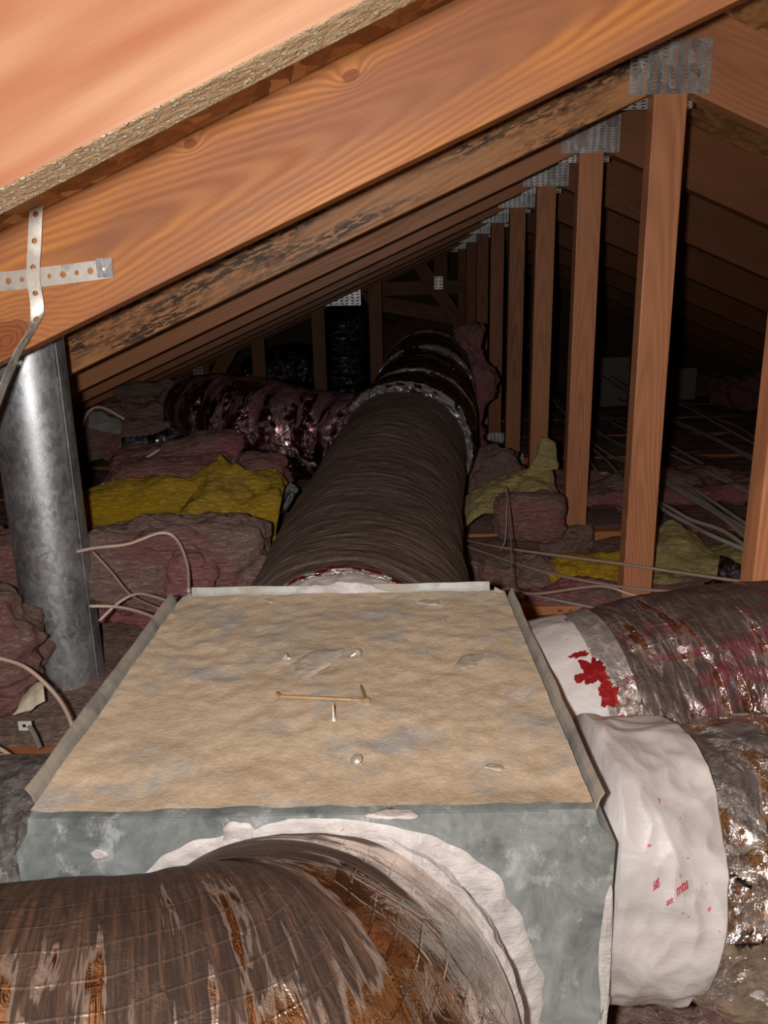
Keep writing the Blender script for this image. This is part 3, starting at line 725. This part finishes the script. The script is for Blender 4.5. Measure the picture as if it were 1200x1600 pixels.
# E: maroon branch to the left
E_ = thing('insulated_duct', 'dark maroon plastic-wrapped branch duct going left behind the big duct', 'duct', (-.4, 2.6, -.6))
tE = Tube([(-.07, 2.42, -.42, .13, .13), (-.2, 2.5, -.405, .135, .135), (-.36, 2.58, -.40, .15, .15), (-.5, 2.68, -.385, .15, .15), (-.66, 2.85, -.38, .14, .14), (-.74, 3.1, -.40, .13, .13)], 160)
child(tE.mesh('maroon_jacket', M_maroon, 0, 160, 130, wrinkle(.009, 13, .010, .11)), E_)
o = thing('foil_duct', 'short silver flexible duct end lying under the maroon branch duct', 'duct', (-.43, 2.3, -.6))
tF = Tube([(-.30, 2.25, -.56, .05, .04), (-.38, 2.28, -.53, .05, .045), (-.45, 2.33, -.50, .05, .045), (-.52, 2.42, -.49, .05, .045)], 60)
child(tF.mesh('foil_sleeve', M_ring, 0, 60, 60, wrinkle(.004, 30, .006, .03)), o)
# far hanging ducts
o = thing('insulated_duct', 'far black glossy duct hanging between two webs, left of the big duct', 'duct', (-.2, 4.0, -.5))
tG = Tube([(-.30, 5.80, -.05, .17, .17), (-.285, 5.68, -.10, .18, .18), (-.285, 5.66, -.25, .19, .19), (-.285, 5.66, -.42, .19, .19), (-.29, 5.68, -.56, .18, .18)], 120, 'min')
child(tG.mesh('black_jacket', M_black, 0, 120, 90, wrinkle(.010, 14, .016, .07)), o)
o = thing('insulated_duct', 'farthest black glossy duct, left of the hanging one', 'duct', (-.7, 4.4, -.5))
tH = Tube([(-.52, 5.72, -.44, .16, .16), (-.68, 5.68, -.42, .17, .17), (-.84, 5.68, -.46, .17, .17), (-1.0, 5.70, -.52, .15, .15)], 100, 'min')
child(tH.mesh('black_jacket', M_black, 0, 100, 80, wrinkle(.010, 14, .014, .07)), o)

# B1: rear duct on the right side
B1 = thing('insulated_duct', 'foil duct with red print and white collar, at the right behind the crumpled one', 'duct', (.4, .9, -.69))
tB1 = Tube([(.186, .895, -.546, .130, .134, 2.4), (.205, .895, -.540, .134, .134, 2.3), (.235, .895, -.533, .140, .137, 2.1), (.28, .90, -.53, .146, .145), (.33, .912, -.528, .148, .152), (.42, .93, -.525, .146, .156), (.6, .942, -.52, .140, .158), (.95, .942, -.52, .140, .158), (1.3, .92, -.55, .158, .15)], 320)
def dB1(s, th, p): return .002*ridge(p, 20)+.0012*ridge(p, 45)+.003*fbm(p, 6, 3)
jB1 = child(tB1.mesh('foil_jacket', M_foilB1, 96, 320, 240, dB1), B1)
child(tB1.mesh('mastic_collar', M_mastic2, 0, 88, 180, lambda s, th, p: .003+.002*ridge(p, 22)), B1)
tbB = child(tB1.mesh('tape_band', M_tape, 84, 112, 180, lambda s, th, p: .003+.001*ridge(p, 40)), B1)
# B2: front duct on the right side
B2 = thing('insulated_duct', 'crumpled shiny foil duct with wide taped collar at the bottom right', 'duct', (.4, .62, -.7))
tB2 = Tube([(.186, .664, -.535, .108, .120, 2.5), (.21, .664, -.538, .110, .120, 2.4), (.25, .664, -.542, .116, .122, 2.2), (.29, .666, -.548, .124, .128), (.335, .668, -.555, .134, .138), (.42, .670, -.560, .138, .143), (.6, .67, -.56, .138, .145), (.9, .67, -.56, .138, .145)], 320)
def dB2(s, th, p): return .006*ridge(p, 11)+.004*ridge(p+Vector((5, 0, 0)), 23)+.002*ridge(p, 55)+.003*fbm(p, 5, 2)-.004
child(tB2.mesh('foil_jacket', M_foilB2, 104, 320, 280, dB2), B2)
cB2 = child(tB2.mesh('taped_collar', M_mastic2, 0, 112, 240, lambda s, th, p: .003+.007*ridge(p, 9)+.004*ridge(p+Vector((2,0,0)), 19)+.002*ridge(p, 40)), B2)

# I: small dusty duct out of the box's left side
I_ = thing('insulated_duct', 'grey dusty plastic-wrapped duct low at the left, beside the box', 'duct', (-.45, .8, -.7))
tI = Tube([(-.320, .80, -.64, .10, .10), (-.38, .80, -.645, .115, .105), (-.48, .81, -.64, .12, .105), (-.62, .82, -.645, .12, .105), (-.85, .80, -.66, .12, .11), (-1.1, .74, -.68, .12, .11)], 140)
M_greywrap = foil('grey_plastic_wrap', (.36, .35, .35), .8, (.10, .085, .075), (22, 8), 0, .25, 1.1, 0, .6, 20, .6, .42, (.32, .28, .24), .5)
child(tI.mesh('plastic_jacket', M_greywrap, 0, 140, 120, wrinkle(.006, 14)), I_)

# ------------------------------------------------------------------ vent pipe
P_ = thing('vent_pipe', 'vertical galvanised steel vent pipe at the left', 'pipe', (-.648, 1.4, ZF))
tP = Tube([(-.648, 1.4, ZF, .0675, .0675), (-.648, 1.4, -.45, .0675, .0675), (-.646, 1.4, .03, .0675, .0675)], 60, 'min')
child(tP.mesh('pipe_wall', M_pipe, 0, 60, 96), P_)
bm = bmesh.new(); slab(bm, [(-.582, 1.375, ZF+.02), (-.5815, 1.378, ZF+.02), (-.5805, 1.378, .02), (-.5805, 1.375, .02)], .0025); child(link('lock_seam', bm, M_pipe), P_)
tR = Tube([(-.648, 1.4, -.79, .0695, .0695), (-.648, 1.4, -.775, .0705, .0705), (-.648, 1.4, -.76, .0695, .0695)], 8, 'min'); child(tR.mesh('joint_bead', M_pipe, 0, 8, 64), P_)

# ------------------------------------------------------------------ perforated straps
def strap(name, lab, path, width_dirs, hw, holes, mat=M_strap, t=.0008):
    """path of points, a width direction per point, holes cut as grid gaps"""
    o = thing(name, lab, 'metal strap', tuple(path[0]))
    n = 420; C = spline([tuple(p)+tuple(wd) for p, wd in zip(path, width_dirs)], n)
    bm = bmesh.new(); rows = []; m = 22; L = 0; Ls = []
    prev = None
    for c in C:
        p = Vector(c[:3]); wv = Vector(c[3:6]).normalized()
        if prev is not None: L += (p-prev).length
        prev = p; Ls.append(L); rows.append([p+wv*hw*(2*j/m-1) for j in range(m+1)])
    N = []
    for i in range(n+1):
        T = Vector(C[min(i+1, n)][:3])-Vector(C[max(i-1, 0)][:3]); N.append(T.cross(Vector(C[i][3:6])).normalized()*t)
    fa = [[bm.verts.new(q-N[i]) for q in r] for i, r in enumerate(rows)]; fb = [[bm.verts.new(q+N[i]) for q in r] for i, r in enumerate(rows)]
    def hole(i, j):
        s = (Ls[i]+Ls[i+1])/2; x = (2*(j+.5)/m-1)*hw
        return any((s-h)**2+x*x < r*r for h, r in holes)
    for i in range(n):
        for j in range(m):
            if hole(i, j): continue
            bm.faces.new((fa[i][j], fa[i][j+1], fa[i+1][j+1], fa[i+1][j])); bm.faces.new((fb[i+1][j], fb[i+1][j+1], fb[i][j+1], fb[i][j]))
            for (ci, cj, a, b) in ((i-1, j, (i, j), (i, j+1)), (i+1, j, (i+1, j+1), (i+1, j)), (i, j-1, (i+1, j), (i, j)), (i, j+1, (i, j+1), (i+1, j+1))):
                if not (0 <= ci < n and 0 <= cj < m) or hole(ci, cj):
                    bm.faces.new((fa[a[0]][a[1]], fb[a[0]][a[1]], fb[b[0]][b[1]], fa[b[0]][b[1]]))
    child(link('strap_band', bm, mat), o); return o
Ys = T0-.006
h_path = [at(-160, 446, Ys), at(-20, 442, Ys), at(90, 430, Ys), at(175, 419, Ys)]
o = strap('perforated_strap', 'horizontal perforated steel strap nailed to the big amber rafter', h_path, [(0, 0, 1)]*4, .0125, [(.02+.019*i, .0042 if i % 2 else .003) for i in range(15)])
bm = bmesh.new(); a = at(174, 419, Ys-.002); boxbm(bm, a.x-.02, a.x+.002, a.y-.001, a.y+.001, a.z-.012, a.z+.013); child(link('folded_end', bm, M_plate), o)
nl = at(160, 420, Ys-.003)
lathe = lathe_on
q = lathe_on(o, 'nail_head', [(.004, 0), (.0035, .0015), (.001, .002)], Matrix.Translation(nl-o.location) @ Matrix.Rotation(math.pi/2, 4, 'X'), M_zinc)
v_path = [at(60, 240, Ys-.018), at(58, 290, Ys-.016), at(54, 380, Ys-.014), at(52, 430, Ys-.012), at(58, 480, Ys-.016), at(52, 510, Ys-.02), at(28, 550, Ys-.03), at(6, 600, Ys-.05), at(-30, 700, Ys-.06)]
wd = [(1, .1, 0), (1, .1, 0), (1, .15, 0), (1, .1, 0), (1, .3, .1), (.5, .9, .3), (.25, 1, .15), (.2, 1, .1), (.2, 1, .1)]
strap('perforated_strap', 'vertical perforated strap twisting edge-on, hanging in front of the big amber rafter', v_path, wd, .0085, [(.04+.034*i, .0036) for i in range(8)])

# ------------------------------------------------------------------ insulation
def batt(name, lab, c, s, rz=0, rx=0, ry=0, mat=M_pink, amp=.03, k=6.5, group=None, cat='insulation', cuts=34, bend=0, e=3.6):
    bm = bmesh.new(); bmesh.ops.create_cube(bm, size=2)
    bmesh.ops.subdivide_edges(bm, edges=bm.edges, cuts=cuts, use_grid_fill=True)
    Rm = Matrix.Rotation(rz, 4, 'Z') @ Matrix.Rotation(ry, 4, 'Y') @ Matrix.Rotation(rx, 4, 'X'); c = Vector(c)
    for v in bm.verts:
        p = v.co.copy(); m = (abs(p.x)**e+abs(p.y)**e+abs(p.z)**e)**(1/e); p = p/m
        d = p.normalized(); q = Vector((p.x*s[0]/2, p.y*s[1]/2, p.z*s[2]/2))
        if bend: q.z += bend*(1-(p.x)**2)
        w_ = Rm @ q; wp = c+w_
        n_ = fbm(Vector((wp.x, wp.y, wp.z*1.8)), k, 5)*amp*1.3+amp*.35*ridge(Vector((wp.x, wp.y, wp.z*2.5)), k*1.8)+.22*amp*noise.noise(wp*k*9)
        v.co = w_+(Rm @ d)*n_
    o = link(name, bm, mat, None, True); o.location = c
    return tag(o, lab, cat, group)
def drape(name, lab, rows, th, mat, amp=.012, k=14, n=40, group=None, cat='insulation'):
    """thick soft sheet through a grid of world points (rows x cols)"""
    cols = [spline([tuple(p) for p in r], n) for r in rows]
    grid = [spline([cols[a][i] for a in range(len(rows))], n) for i in range(n+1)]
    c = Vector(grid[n//2][n//2]); bm = bmesh.new(); top = []; bot = []
    for i in range(n+1):
        a, b = [], []
        for j in range(n+1):
            p = Vector(grid[i][j]); e = min(i, n-i, j, n-j)/5; e = min(1, e)**.5
            q = p+Vector((0, -.3, 1))*amp*(fbm(p, k, 4)+.4*ridge(p, k*1.3))
            if e == 0: q += Vector((noise.noise(p*20), 0, noise.noise(p*24+Vector((3, 3, 3)))))*.012
            a.append(bm.verts.new(q-c+Vector((0, -.2, .5))*th*e)); b.append(bm.verts.new(q-c-Vector((0, -.2, .5))*th*e-Vector((0, 0, .0015))))
        top.append(a); bot.append(b)
    for i in range(n):
        for j in range(n):
            bm.faces.new((top[i][j], top[i+1][j], top[i+1][j+1], top[i][j+1])); bm.faces.new((bot[i][j+1], bot[i+1][j+1], bot[i+1][j], bot[i][j]))
    for i in range(n):
        for (g1, g2, j) in ((top, bot, 0), (bot, top, n)):
            bm.faces.new((g1[i][j], g2[i][j], g2[i+1][j], g1[i+1][j])); bm.faces.new((g1[j][i+1], g2[j][i+1], g2[j][i], g1[j][i]))
    bmesh.ops.recalc_face_normals(bm, faces=bm.faces)
    o = link(name, bm, mat, None, True); o.location = c; return tag(o, lab, cat, group)

# blanket in each joist bay
bay_names = ['first', 'second', 'third', 'fourth', 'fifth', 'sixth', 'seventh', 'eighth']
for k in range(0, 8):
    y0 = T0+SP*k+TW; y1 = T0+SP*(k+1); c = (y0+y1)/2
    for side, (xa, xb) in (('left', (-2.0, -.28 if k < 1 else .6)), ('right', (.30 if k < 1 else .62, 3.1))):
        batt('insulation_batt', f'dusty pink fibreglass filling the {bay_names[k]} joist bay from the box, {side} side', ((xa+xb)/2, c, -.765), (xb-xa, y1-y0-.012, .12), 0, mat=M_pinkd if side == 'left' else M_pink, amp=.014, k=5, cuts=44, e=14)
pk = 'loose pink insulation batts'
def B(lab, x, y, Y, s, **kw):
    c = at(x, y, Y); return batt('insulation_batt', lab, c, s, **kw)
B('big dusty pink batt between vent pipe and box back, under the looping cable', 285, 880, 1.53, (.36, .24, .17), rz=.12, mat=M_pinkd, amp=.03)
B('bright pink torn batt end just right of the vent pipe', 190, 935, 1.58, (.22, .14, .09), rz=-.3, mat=M_pink, amp=.025)
B('pink torn clump beside the big dusty batt, near the duct', 295, 892, 1.40, (.09, .08, .07), mat=M_pink, amp=.025)
B('large dusty pink batt bulging in front of the vent pipe at the left edge', -55, 1030, 1.24, (.26, .20, .20), rz=.2, mat=M_pinkd, amp=.03)
B('pink batt behind the vent pipe at the left edge', 0, 900, 1.62, (.36, .22, .18), mat=M_pink, amp=.03)
B('pink batt lying behind the yellow fold, lower of two layers', 265, 745, 2.28, (.36, .25, .10), rz=.1, ry=-.08, mat=M_pink, amp=.02)
B('pink batt lying behind the yellow fold, upper of two layers', 275, 715, 2.44, (.40, .26, .10), rz=.2, ry=-.12, mat=M_pink, amp=.022)
B('dim pink batt heap at far left under the rafters', 190, 680, 2.95, (.55, .35, .16), mat=M_pinkd, amp=.04)
B('dim pink batt heap left of the maroon duct', 300, 650, 3.3, (.6, .4, .25), rz=-.2, mat=M_pinkd, amp=.05)
B('dim pink batts piled farthest under the left eave', 250, 650, 3.9, (.7, .4, .2), mat=M_pinkd, amp=.06)
B('pink lump between yellow fold and maroon duct', 410, 745, 2.25, (.16, .2, .12), mat=M_pink, amp=.025)
B('dim pink batt draped behind the climbing black duct', 650, 540, 6.4, (1.4, .3, .4), mat=M_pink, amp=.04)
B('narrow pink batt standing at the right of the climbing black duct', 738, 640, 3.2, (.08, .25, .62), rz=.2, mat=M_pink, amp=.04)
B('pink batt heap right of the joint ring of the duct', 765, 745, 2.75, (.22, .25, .16), mat=M_pinkd, amp=.04)
B('pink batt block under the pale yellow sheet', 826, 805, 2.16, (.20, .22, .14), rz=-.05, mat=M_pink, amp=.016)
B('low dusty pink heap between the big duct and the yellow batt', 800, 905, 1.95, (.26, .22, .14), rz=.3, mat=M_pinkd, amp=.035)
B('pink heap at the foot of the second tallest post', 880, 850, 2.2, (.16, .12, .10), rz=.3, mat=M_pinkd, amp=.03)
B('pink batt strip right below the cables, beside the tallest post', 905, 948, 1.78, (.28, .12, .10), mat=M_pink, amp=.022)
B('wide pink batt behind the tall posts on the right', 1010, 760, 2.62, (.9, .4, .06), rz=.1, mat=M_pink, amp=.03)
B('dim pink batt mound far right under the dark rafters', 1190, 610, 4.9, (.6, .4, .16), mat=M_pink, amp=.06)
B('dim pink batt heap farthest right, beside the right-hand post', 1090, 600, 5.9, (.6, .3, .12), mat=M_pink, amp=.06)
B('pink clump on the attic floor below the crumpled duct', 1130, 1600, .70, (.34, .16, .07), mat=M_pink, amp=.02)
B('small torn yellow tuft far left behind the pink batts', 245, 652, 3.0, (.10, .08, .05), mat=M_yel, amp=.02, cuts=10)
# yellow pieces
drape('insulation_sheet', 'long bright yellow insulation strip crossing behind the vent pipe',
      [[at(90, 825, 1.95), at(200, 815, 1.95), at(290, 800, 1.95), at(350, 770, 1.96)], [at(90, 800, 2.0), at(190, 785, 2.0), at(290, 765, 2.0), at(345, 745, 2.0)], [at(100, 790, 2.1), at(215, 752, 2.1), at(290, 755, 2.1), at(345, 728, 2.1)]], .045, M_yel, .018, 9)
drape('insulation_sheet', 'crumpled bright yellow insulation sheet folded against the big duct, left side',
      [[at(285, 815, 1.84), at(330, 858, 1.80), at(385, 880, 1.78), at(430, 860, 1.8)], [at(280, 790, 1.9), at(330, 800, 1.88), at(390, 812, 1.88), at(440, 800, 1.88)], [at(320, 752, 2.04), at(350, 742, 2.04), at(400, 748, 2.04), at(445, 752, 2.04)], [at(345, 730, 2.12), at(375, 740, 2.12), at(410, 745, 2.12), at(445, 748, 2.12)]], .05, M_yel, .035, 9)
drape('insulation_sheet', 'pale yellow insulation sheet draped at the foot of the third post, right of the duct',
      [[at(716, 832, 2.12), at(745, 812, 2.1), at(790, 800, 2.1), at(835, 795, 2.1), at(876, 798, 2.1)], [at(720, 790, 2.2), at(755, 775, 2.2), at(800, 762, 2.2), at(845, 762, 2.2), at(872, 768, 2.2)], [at(735, 772, 2.32), at(780, 748, 2.32), at(810, 738, 2.32), at(845, 732, 2.32), at(862, 735, 2.32)]], .03, M_yelp, .016, 11)
drape('insulation_sheet', 'pale yellow insulation tip sticking up in front of the third post',
      [[at(818, 742, 2.24), at(842, 740, 2.24), at(868, 738, 2.24)], [at(838, 712, 2.26), at(852, 712, 2.26), at(870, 712, 2.26)], [at(843, 690, 2.28), at(856, 688, 2.28), at(868, 694, 2.28)]], .03, M_yelp, .012, 18, 24)
drape('insulation_sheet', 'bright yellow insulation flap left of the tallest post foot',
      [[at(868, 918, 1.86), at(920, 922, 1.86), at(975, 912, 1.86)], [at(842, 890, 1.92), at(915, 893, 1.92), at(980, 885, 1.92)], [at(870, 868, 2.0), at(930, 868, 2.0), at(985, 862, 2.0)]], .03, M_yel, .014, 12)
drape('insulation_sheet', 'wide dusty yellow insulation sheet between the tallest post and the right edge',
      [[at(1000, 925, 1.84), at(1070, 950, 1.82), at(1150, 950, 1.82), at(1230, 940, 1.82)], [at(1000, 880, 1.98), at(1070, 880, 1.98), at(1150, 890, 1.98), at(1230, 880, 1.98)], [at(1010, 840, 2.15), at(1055, 818, 2.15), at(1120, 850, 2.15), at(1230, 860, 2.15)]], .04, M_yelp, .03, 8)
# kraft / plastic scraps
drape('plastic_scrap', 'torn black plastic scrap on the yellow sheet near the right post',
      [[at(1062, 950, 1.66), at(1085, 955, 1.66), at(1110, 952, 1.66)], [at(1085, 925, 1.68), at(1110, 925, 1.68), at(1140, 930, 1.68)], [at(1120, 905, 1.72), at(1135, 885, 1.72), at(1165, 900, 1.72)], [at(1125, 872, 1.75), at(1132, 876, 1.75), at(1160, 890, 1.75)]], .004, M_black, .012, 25, 24, cat='plastic scrap')
drape('kraft_paper', 'grey paper backing edge between the big pink batt and yellow sheet',
      [[at(255, 815, 1.70), at(300, 850, 1.66), at(360, 888, 1.62)], [at(275, 812, 1.74), at(320, 845, 1.70), at(375, 875, 1.66)]], .006, M_paper, .006, 14, 16, cat='paper')
drape('kraft_paper', 'grey paper scrap half buried far left behind the pipe',
      [[at(135, 665, 2.75), at(165, 675, 2.75), at(190, 676, 2.75)], [at(140, 640, 2.8), at(165, 648, 2.8), at(190, 656, 2.8)]], .01, M_paper, .01, 14, 16, cat='paper')
o = thing('foil_duct', 'small thin grey flexible tube lying on pink batts at the left', 'duct', tuple(at(240, 690, 2.7)))
tj = Tube([tuple(at(190, 695, 2.62))+(.02, .02), tuple(at(230, 692, 2.65))+(.022, .022), tuple(at(265, 682, 2.7))+(.022, .022), tuple(at(290, 662, 2.8))+(.02, .02)], 60, 'min')
child(tj.mesh('ribbed_sleeve', M_black, 0, 60, 24, wrinkle(.003, 30, .006, .022)), o)
drape('cardboard_scrap', 'cream layered paper edge at the left, in front of the vent pipe',
      [[at(20, 1115, 1.16), at(50, 1105, 1.16), at(70, 1095, 1.16)], [at(35, 1090, 1.2), at(55, 1070, 1.2), at(72, 1060, 1.2)]], .01, M_cream, .004, 30, 16, cat='paper')
o = thing('metal_bracket', 'small white metal bracket with a hole, on the joist at the left edge', 'bracket', tuple(at(42, 1135, 1.09)))
bm = bmesh.new(); c = at(38, 1134, 1.088)
for (xa, xb, za, zb) in ((-.009, -.003, -.008, .008), (.003, .012, -.008, .008), (-.003, .003, -.008, -.003), (-.003, .003, .003, .008)): boxbm(bm, c.x+xa, c.x+xb, c.y-.001, c.y+.001, c.z+za, c.z+zb)
child(link('face_plate', bm, M_white), o)
child(wire('bent_tail', [at(46, 1134, 1.087), at(55, 1150, 1.07), at(62, 1168, 1.05)], .004, M_paper, r2=.0015), o)

# attic floor strip by the front right corner
bm = bmesh.new(); a, b = atz(985, 1545, ZF), atz(1020, 1620, ZF); b = a+(b-a)*1.6; a = a-(b-a)*.3
d = (b-a).normalized(); n = Vector((-d.y, d.x, 0))*.011
slab(bm, [a-n, b-n, b+n, a+n], .008); tag(link('metal_strip', bm, M_steel), 'dusty pale metal strip on the attic floor at the box corner', 'metal strip')

# ------------------------------------------------------------------ cables
def cable(lab, pts, r=.0032, mat=M_cable, group=None):
    return tag(wire('electric_cable', pts, r, mat), lab, 'cable', group)
cable('tan cable arching from the left edge to the box, in front of the vent pipe', [at(-60, 1020, 1.08), at(0, 1029, 1.08), at(45, 1046, 1.06), at(90, 1090, 1.03), at(113, 1136, .98), at(120, 1190, .94)], .0032)
cable('upper tan cable of the pair low at the left edge, entering beside the box', [at(-40, 1172, .97), at(10, 1182, .96), at(50, 1184, .95), at(90, 1186, .93), at(130, 1190, .92)], .003)
cable('lower tan cable of the pair low at the left edge, sagging beside the box', [at(-40, 1150, .99), at(0, 1170, .97), at(30, 1188, .95), at(70, 1194, .94), at(120, 1192, .92)], .003)
cable('tan cable looping over the big pink batt and down to the box', [at(120, 862, 1.36), at(150, 856, 1.36), at(200, 850, 1.36), at(250, 833, 1.37), at(275, 842, 1.37), at(292, 880, 1.3), at(295, 925, 1.2)], .0032)
cable('thin brown cable crossing the big pink batt diagonally', [at(145, 862, 1.34), at(175, 895, 1.32), at(205, 930, 1.28), at(250, 952, 1.2)], .0025, M_brown)
cable('pale cable crossing the bright pink clump to the box corner', [at(140, 947, 1.2), at(180, 948, 1.2), at(215, 955, 1.17), at(250, 968, 1.12)], .0028)
cable('thin cable curving over the bright pink clump', [at(155, 970, 1.2), at(185, 942, 1.21), at(215, 928, 1.2), at(250, 935, 1.15), at(275, 945, 1.1)], .0025)
cable('straight pale cable rising behind the yellow strip at the left', [at(130, 775, 2.2), at(180, 745, 2.25), at(250, 702, 2.32)], .004)
cable('pale cable loop over the grey paper scrap far left', [at(128, 665, 2.7), at(140, 642, 2.7), at(160, 637, 2.7), at(195, 655, 2.7)], .005)
gr = 'tan cables across the right'
cable('uppermost cable strung from the duct past the tallest post', [at(700, 833, 2.2), at(720, 842, 2.1), at(800, 858, 1.85), at(970, 881, 1.66), at(1050, 893, 1.6), at(1165, 909, 1.5), at(1260, 915, 1.45)], .0036, M_brown, gr)
cable('second cable strung from the duct past the tallest post', [at(700, 840, 2.15), at(725, 852, 2.1), at(845, 892, 1.8), at(970, 917, 1.65), at(1050, 924, 1.6), at(1165, 929, 1.5), at(1260, 930, 1.4)], .0036, M_brown, gr)
cable('wavy pale cable starting at the box corner notch, going right', [at(765, 940, 1.15), at(775, 928, 1.2), at(797, 920, 1.3), at(838, 928, 1.45), at(940, 916, 1.62), at(1000, 931, 1.62), at(1100, 926, 1.55), at(1170, 916, 1.5), at(1260, 912, 1.4)], .0034, M_cable, gr)
cable('lowest dark cable arriving above the printed foil duct', [at(800, 922, 1.5), at(870, 938, 1.6), at(990, 960, 1.6), at(1075, 964, 1.5), at(1150, 963, 1.4), at(1250, 960, 1.3)], .0034, M_grey, gr)
cable('thin dark wire hanging down to the box corner', [at(790, 760, 2.0), at(797, 800, 1.9), at(799, 900, 1.5), at(800, 930, 1.3)], .0016, M_grey)
cable('thin dark wire bent beside the pink block', [at(792, 785, 2.0), at(790, 840, 1.95), at(782, 860, 1.93)], .0016, M_grey)
bundle = [(690, 430, 925, 554, 1183, 696), (700, 450, 925, 604, 1183, 716), (850, 520, 1037, 645, 1183, 718), (860, 530, 1040, 652, 1183, 722), (800, 500, 925, 634, 1175, 770), (800, 560, 925, 668, 1168, 820), (760, 520, 925, 690, 1168, 828), (850, 600, 1030, 700, 1175, 772), (1030, 742, 1090, 775, 1170, 838), (1025, 746, 1090, 785, 1168, 842), (1027, 783, 1080, 812, 1168, 856), (1027, 788, 1080, 820, 1166, 860), (855, 640, 925, 700, 975, 752), (850, 600, 925, 725, 975, 765), (1020, 610, 1110, 650, 1190, 690)]
ordn = ['topmost', 'second', 'third', 'fourth', 'fifth', 'sixth', 'seventh', 'eighth', 'ninth', 'tenth', 'eleventh', 'twelfth', 'lowest']
far_end = sorted([b for b in bundle if b[4] > 1100], key=lambda b: (b[5], b[3])); near_end = sorted([b for b in bundle if b[4] <= 1100], key=lambda b: b[5])
for row in bundle:
    xa, ya, xb, yb, xc, yc = row
    if row in far_end: lab = 'dusty grey cable on the right insulation, %s where they reach the right-hand post' % ordn[far_end.index(row)]
    else: lab = '%s dusty grey cable passing between the two tallest posts' % ('upper' if row is near_end[0] else 'lower')
    A_, B_, C_ = atz(xa, ya, -.60, 6.6), atz(xb, yb, -.60, 6.6), atz(xc, yc, -.60, 6.6)
    if (A_-B_).length < .2: A_ = B_+(B_-C_)*.15
    Dn = C_+(C_-B_)*.12
    cable(lab, [A_, A_.lerp(B_, .5)+Vector((random.uniform(-.03, .03), 0, .005)), B_, B_.lerp(C_, .5)+Vector((random.uniform(-.02, .02), 0, .006)), C_, Dn], .0060, M_grey, 'grey cables on the right-hand insulation')
# pale boards leaning far right
for (x0, y0, x1, y1, lab) in ((925, 558, 985, 635, 'pale board standing in the dark between the two tallest posts'), (1046, 575, 1090, 625, 'pale board standing in the dark right of the tallest post')):
    a = at(x0, y1, 5.1); b = at(x1, y0, 5.1); bm = bmesh.new(); boxbm(bm, a.x, b.x, 5.1, 5.12, a.z, b.z); tag(link('pale_board', bm, M_board), lab, 'board')

# ------------------------------------------------------------------ print on the duct wraps
def locate(tube, px, py, i0, i1, off=.004):
    best = None; tgt = ray(px, py).normalized()
    for i in range(i0, i1, 2):
        for j in range(0, 180):
            th = j/180*2*math.pi; p = tube.pt(i, th, off); e = (p.normalized()-tgt).length
            if e < .012 and (best is None or p.length < best[0]): best = (p.length, i, th)
    return best[1:] if best else None
def print_on(tube, parent, txt, px, py, px2, py2, i0, i1, size, mat, off=.004, curve=0):
    a = locate(tube, px, py, i0, i1); b = locate(tube, px2, py2, i0, i1)
    if not a or not b: print('no print', txt, a, b); return
    rad = tube.c[a[0]][3]; pf = tube.L[-1]/tube.n
    u = Vector(((b[0]-a[0])*pf, (b[1]-a[1])*rad)); u.normalize()
    pa = tube.pt(a[0], a[1]); du = tube.pt(a[0]+4, a[1])-pa; dv = tube.pt(a[0], a[1]+.05)-pa
    Nn = (pa-Vector(tube.c[a[0]][:3])); sgn = 1 if du.cross(dv).dot(Nn) > 0 else -1
    v = Vector((-u.y, u.x))*sgn
    return text_on(tube, txt, a[0], a[1], size, (u.x/pf, v.x/pf), (u.y/rad, v.y/rad), mat, parent, off, curve)
print_on(tB2, cB2, '5685', 1022, 1400, 1044, 1386, 10, 112, .009, M_redink, .0165)
print_on(tB2, cB2, 'mtu', 1060, 1408, 1078, 1394, 10, 112, .012, M_redink, .0165)
print_on(tB2, cB2, 'astic', 1040, 1422, 1066, 1410, 10, 112, .007, M_redink, .0165)
print_on(tB1, jB1, 'NUSTUB8', 970, 1062, 1010, 1048, 80, 320, .012, M_dimink, .006)
for (px, py, w_, h_) in ((930, 1035, 7, .10), (957, 1072, 6, .09), (984, 1142, 8, .06), (915, 1044, 4, .04), (905, 1010, 5, .03)):
    q = locate(tB1, px, py, 20, 130)
    if q: patch_on(tB1, q[0]-w_, q[0]+w_, q[1]-h_, q[1]+h_, M_red, tbB, .0065, 'red_tape_patch')
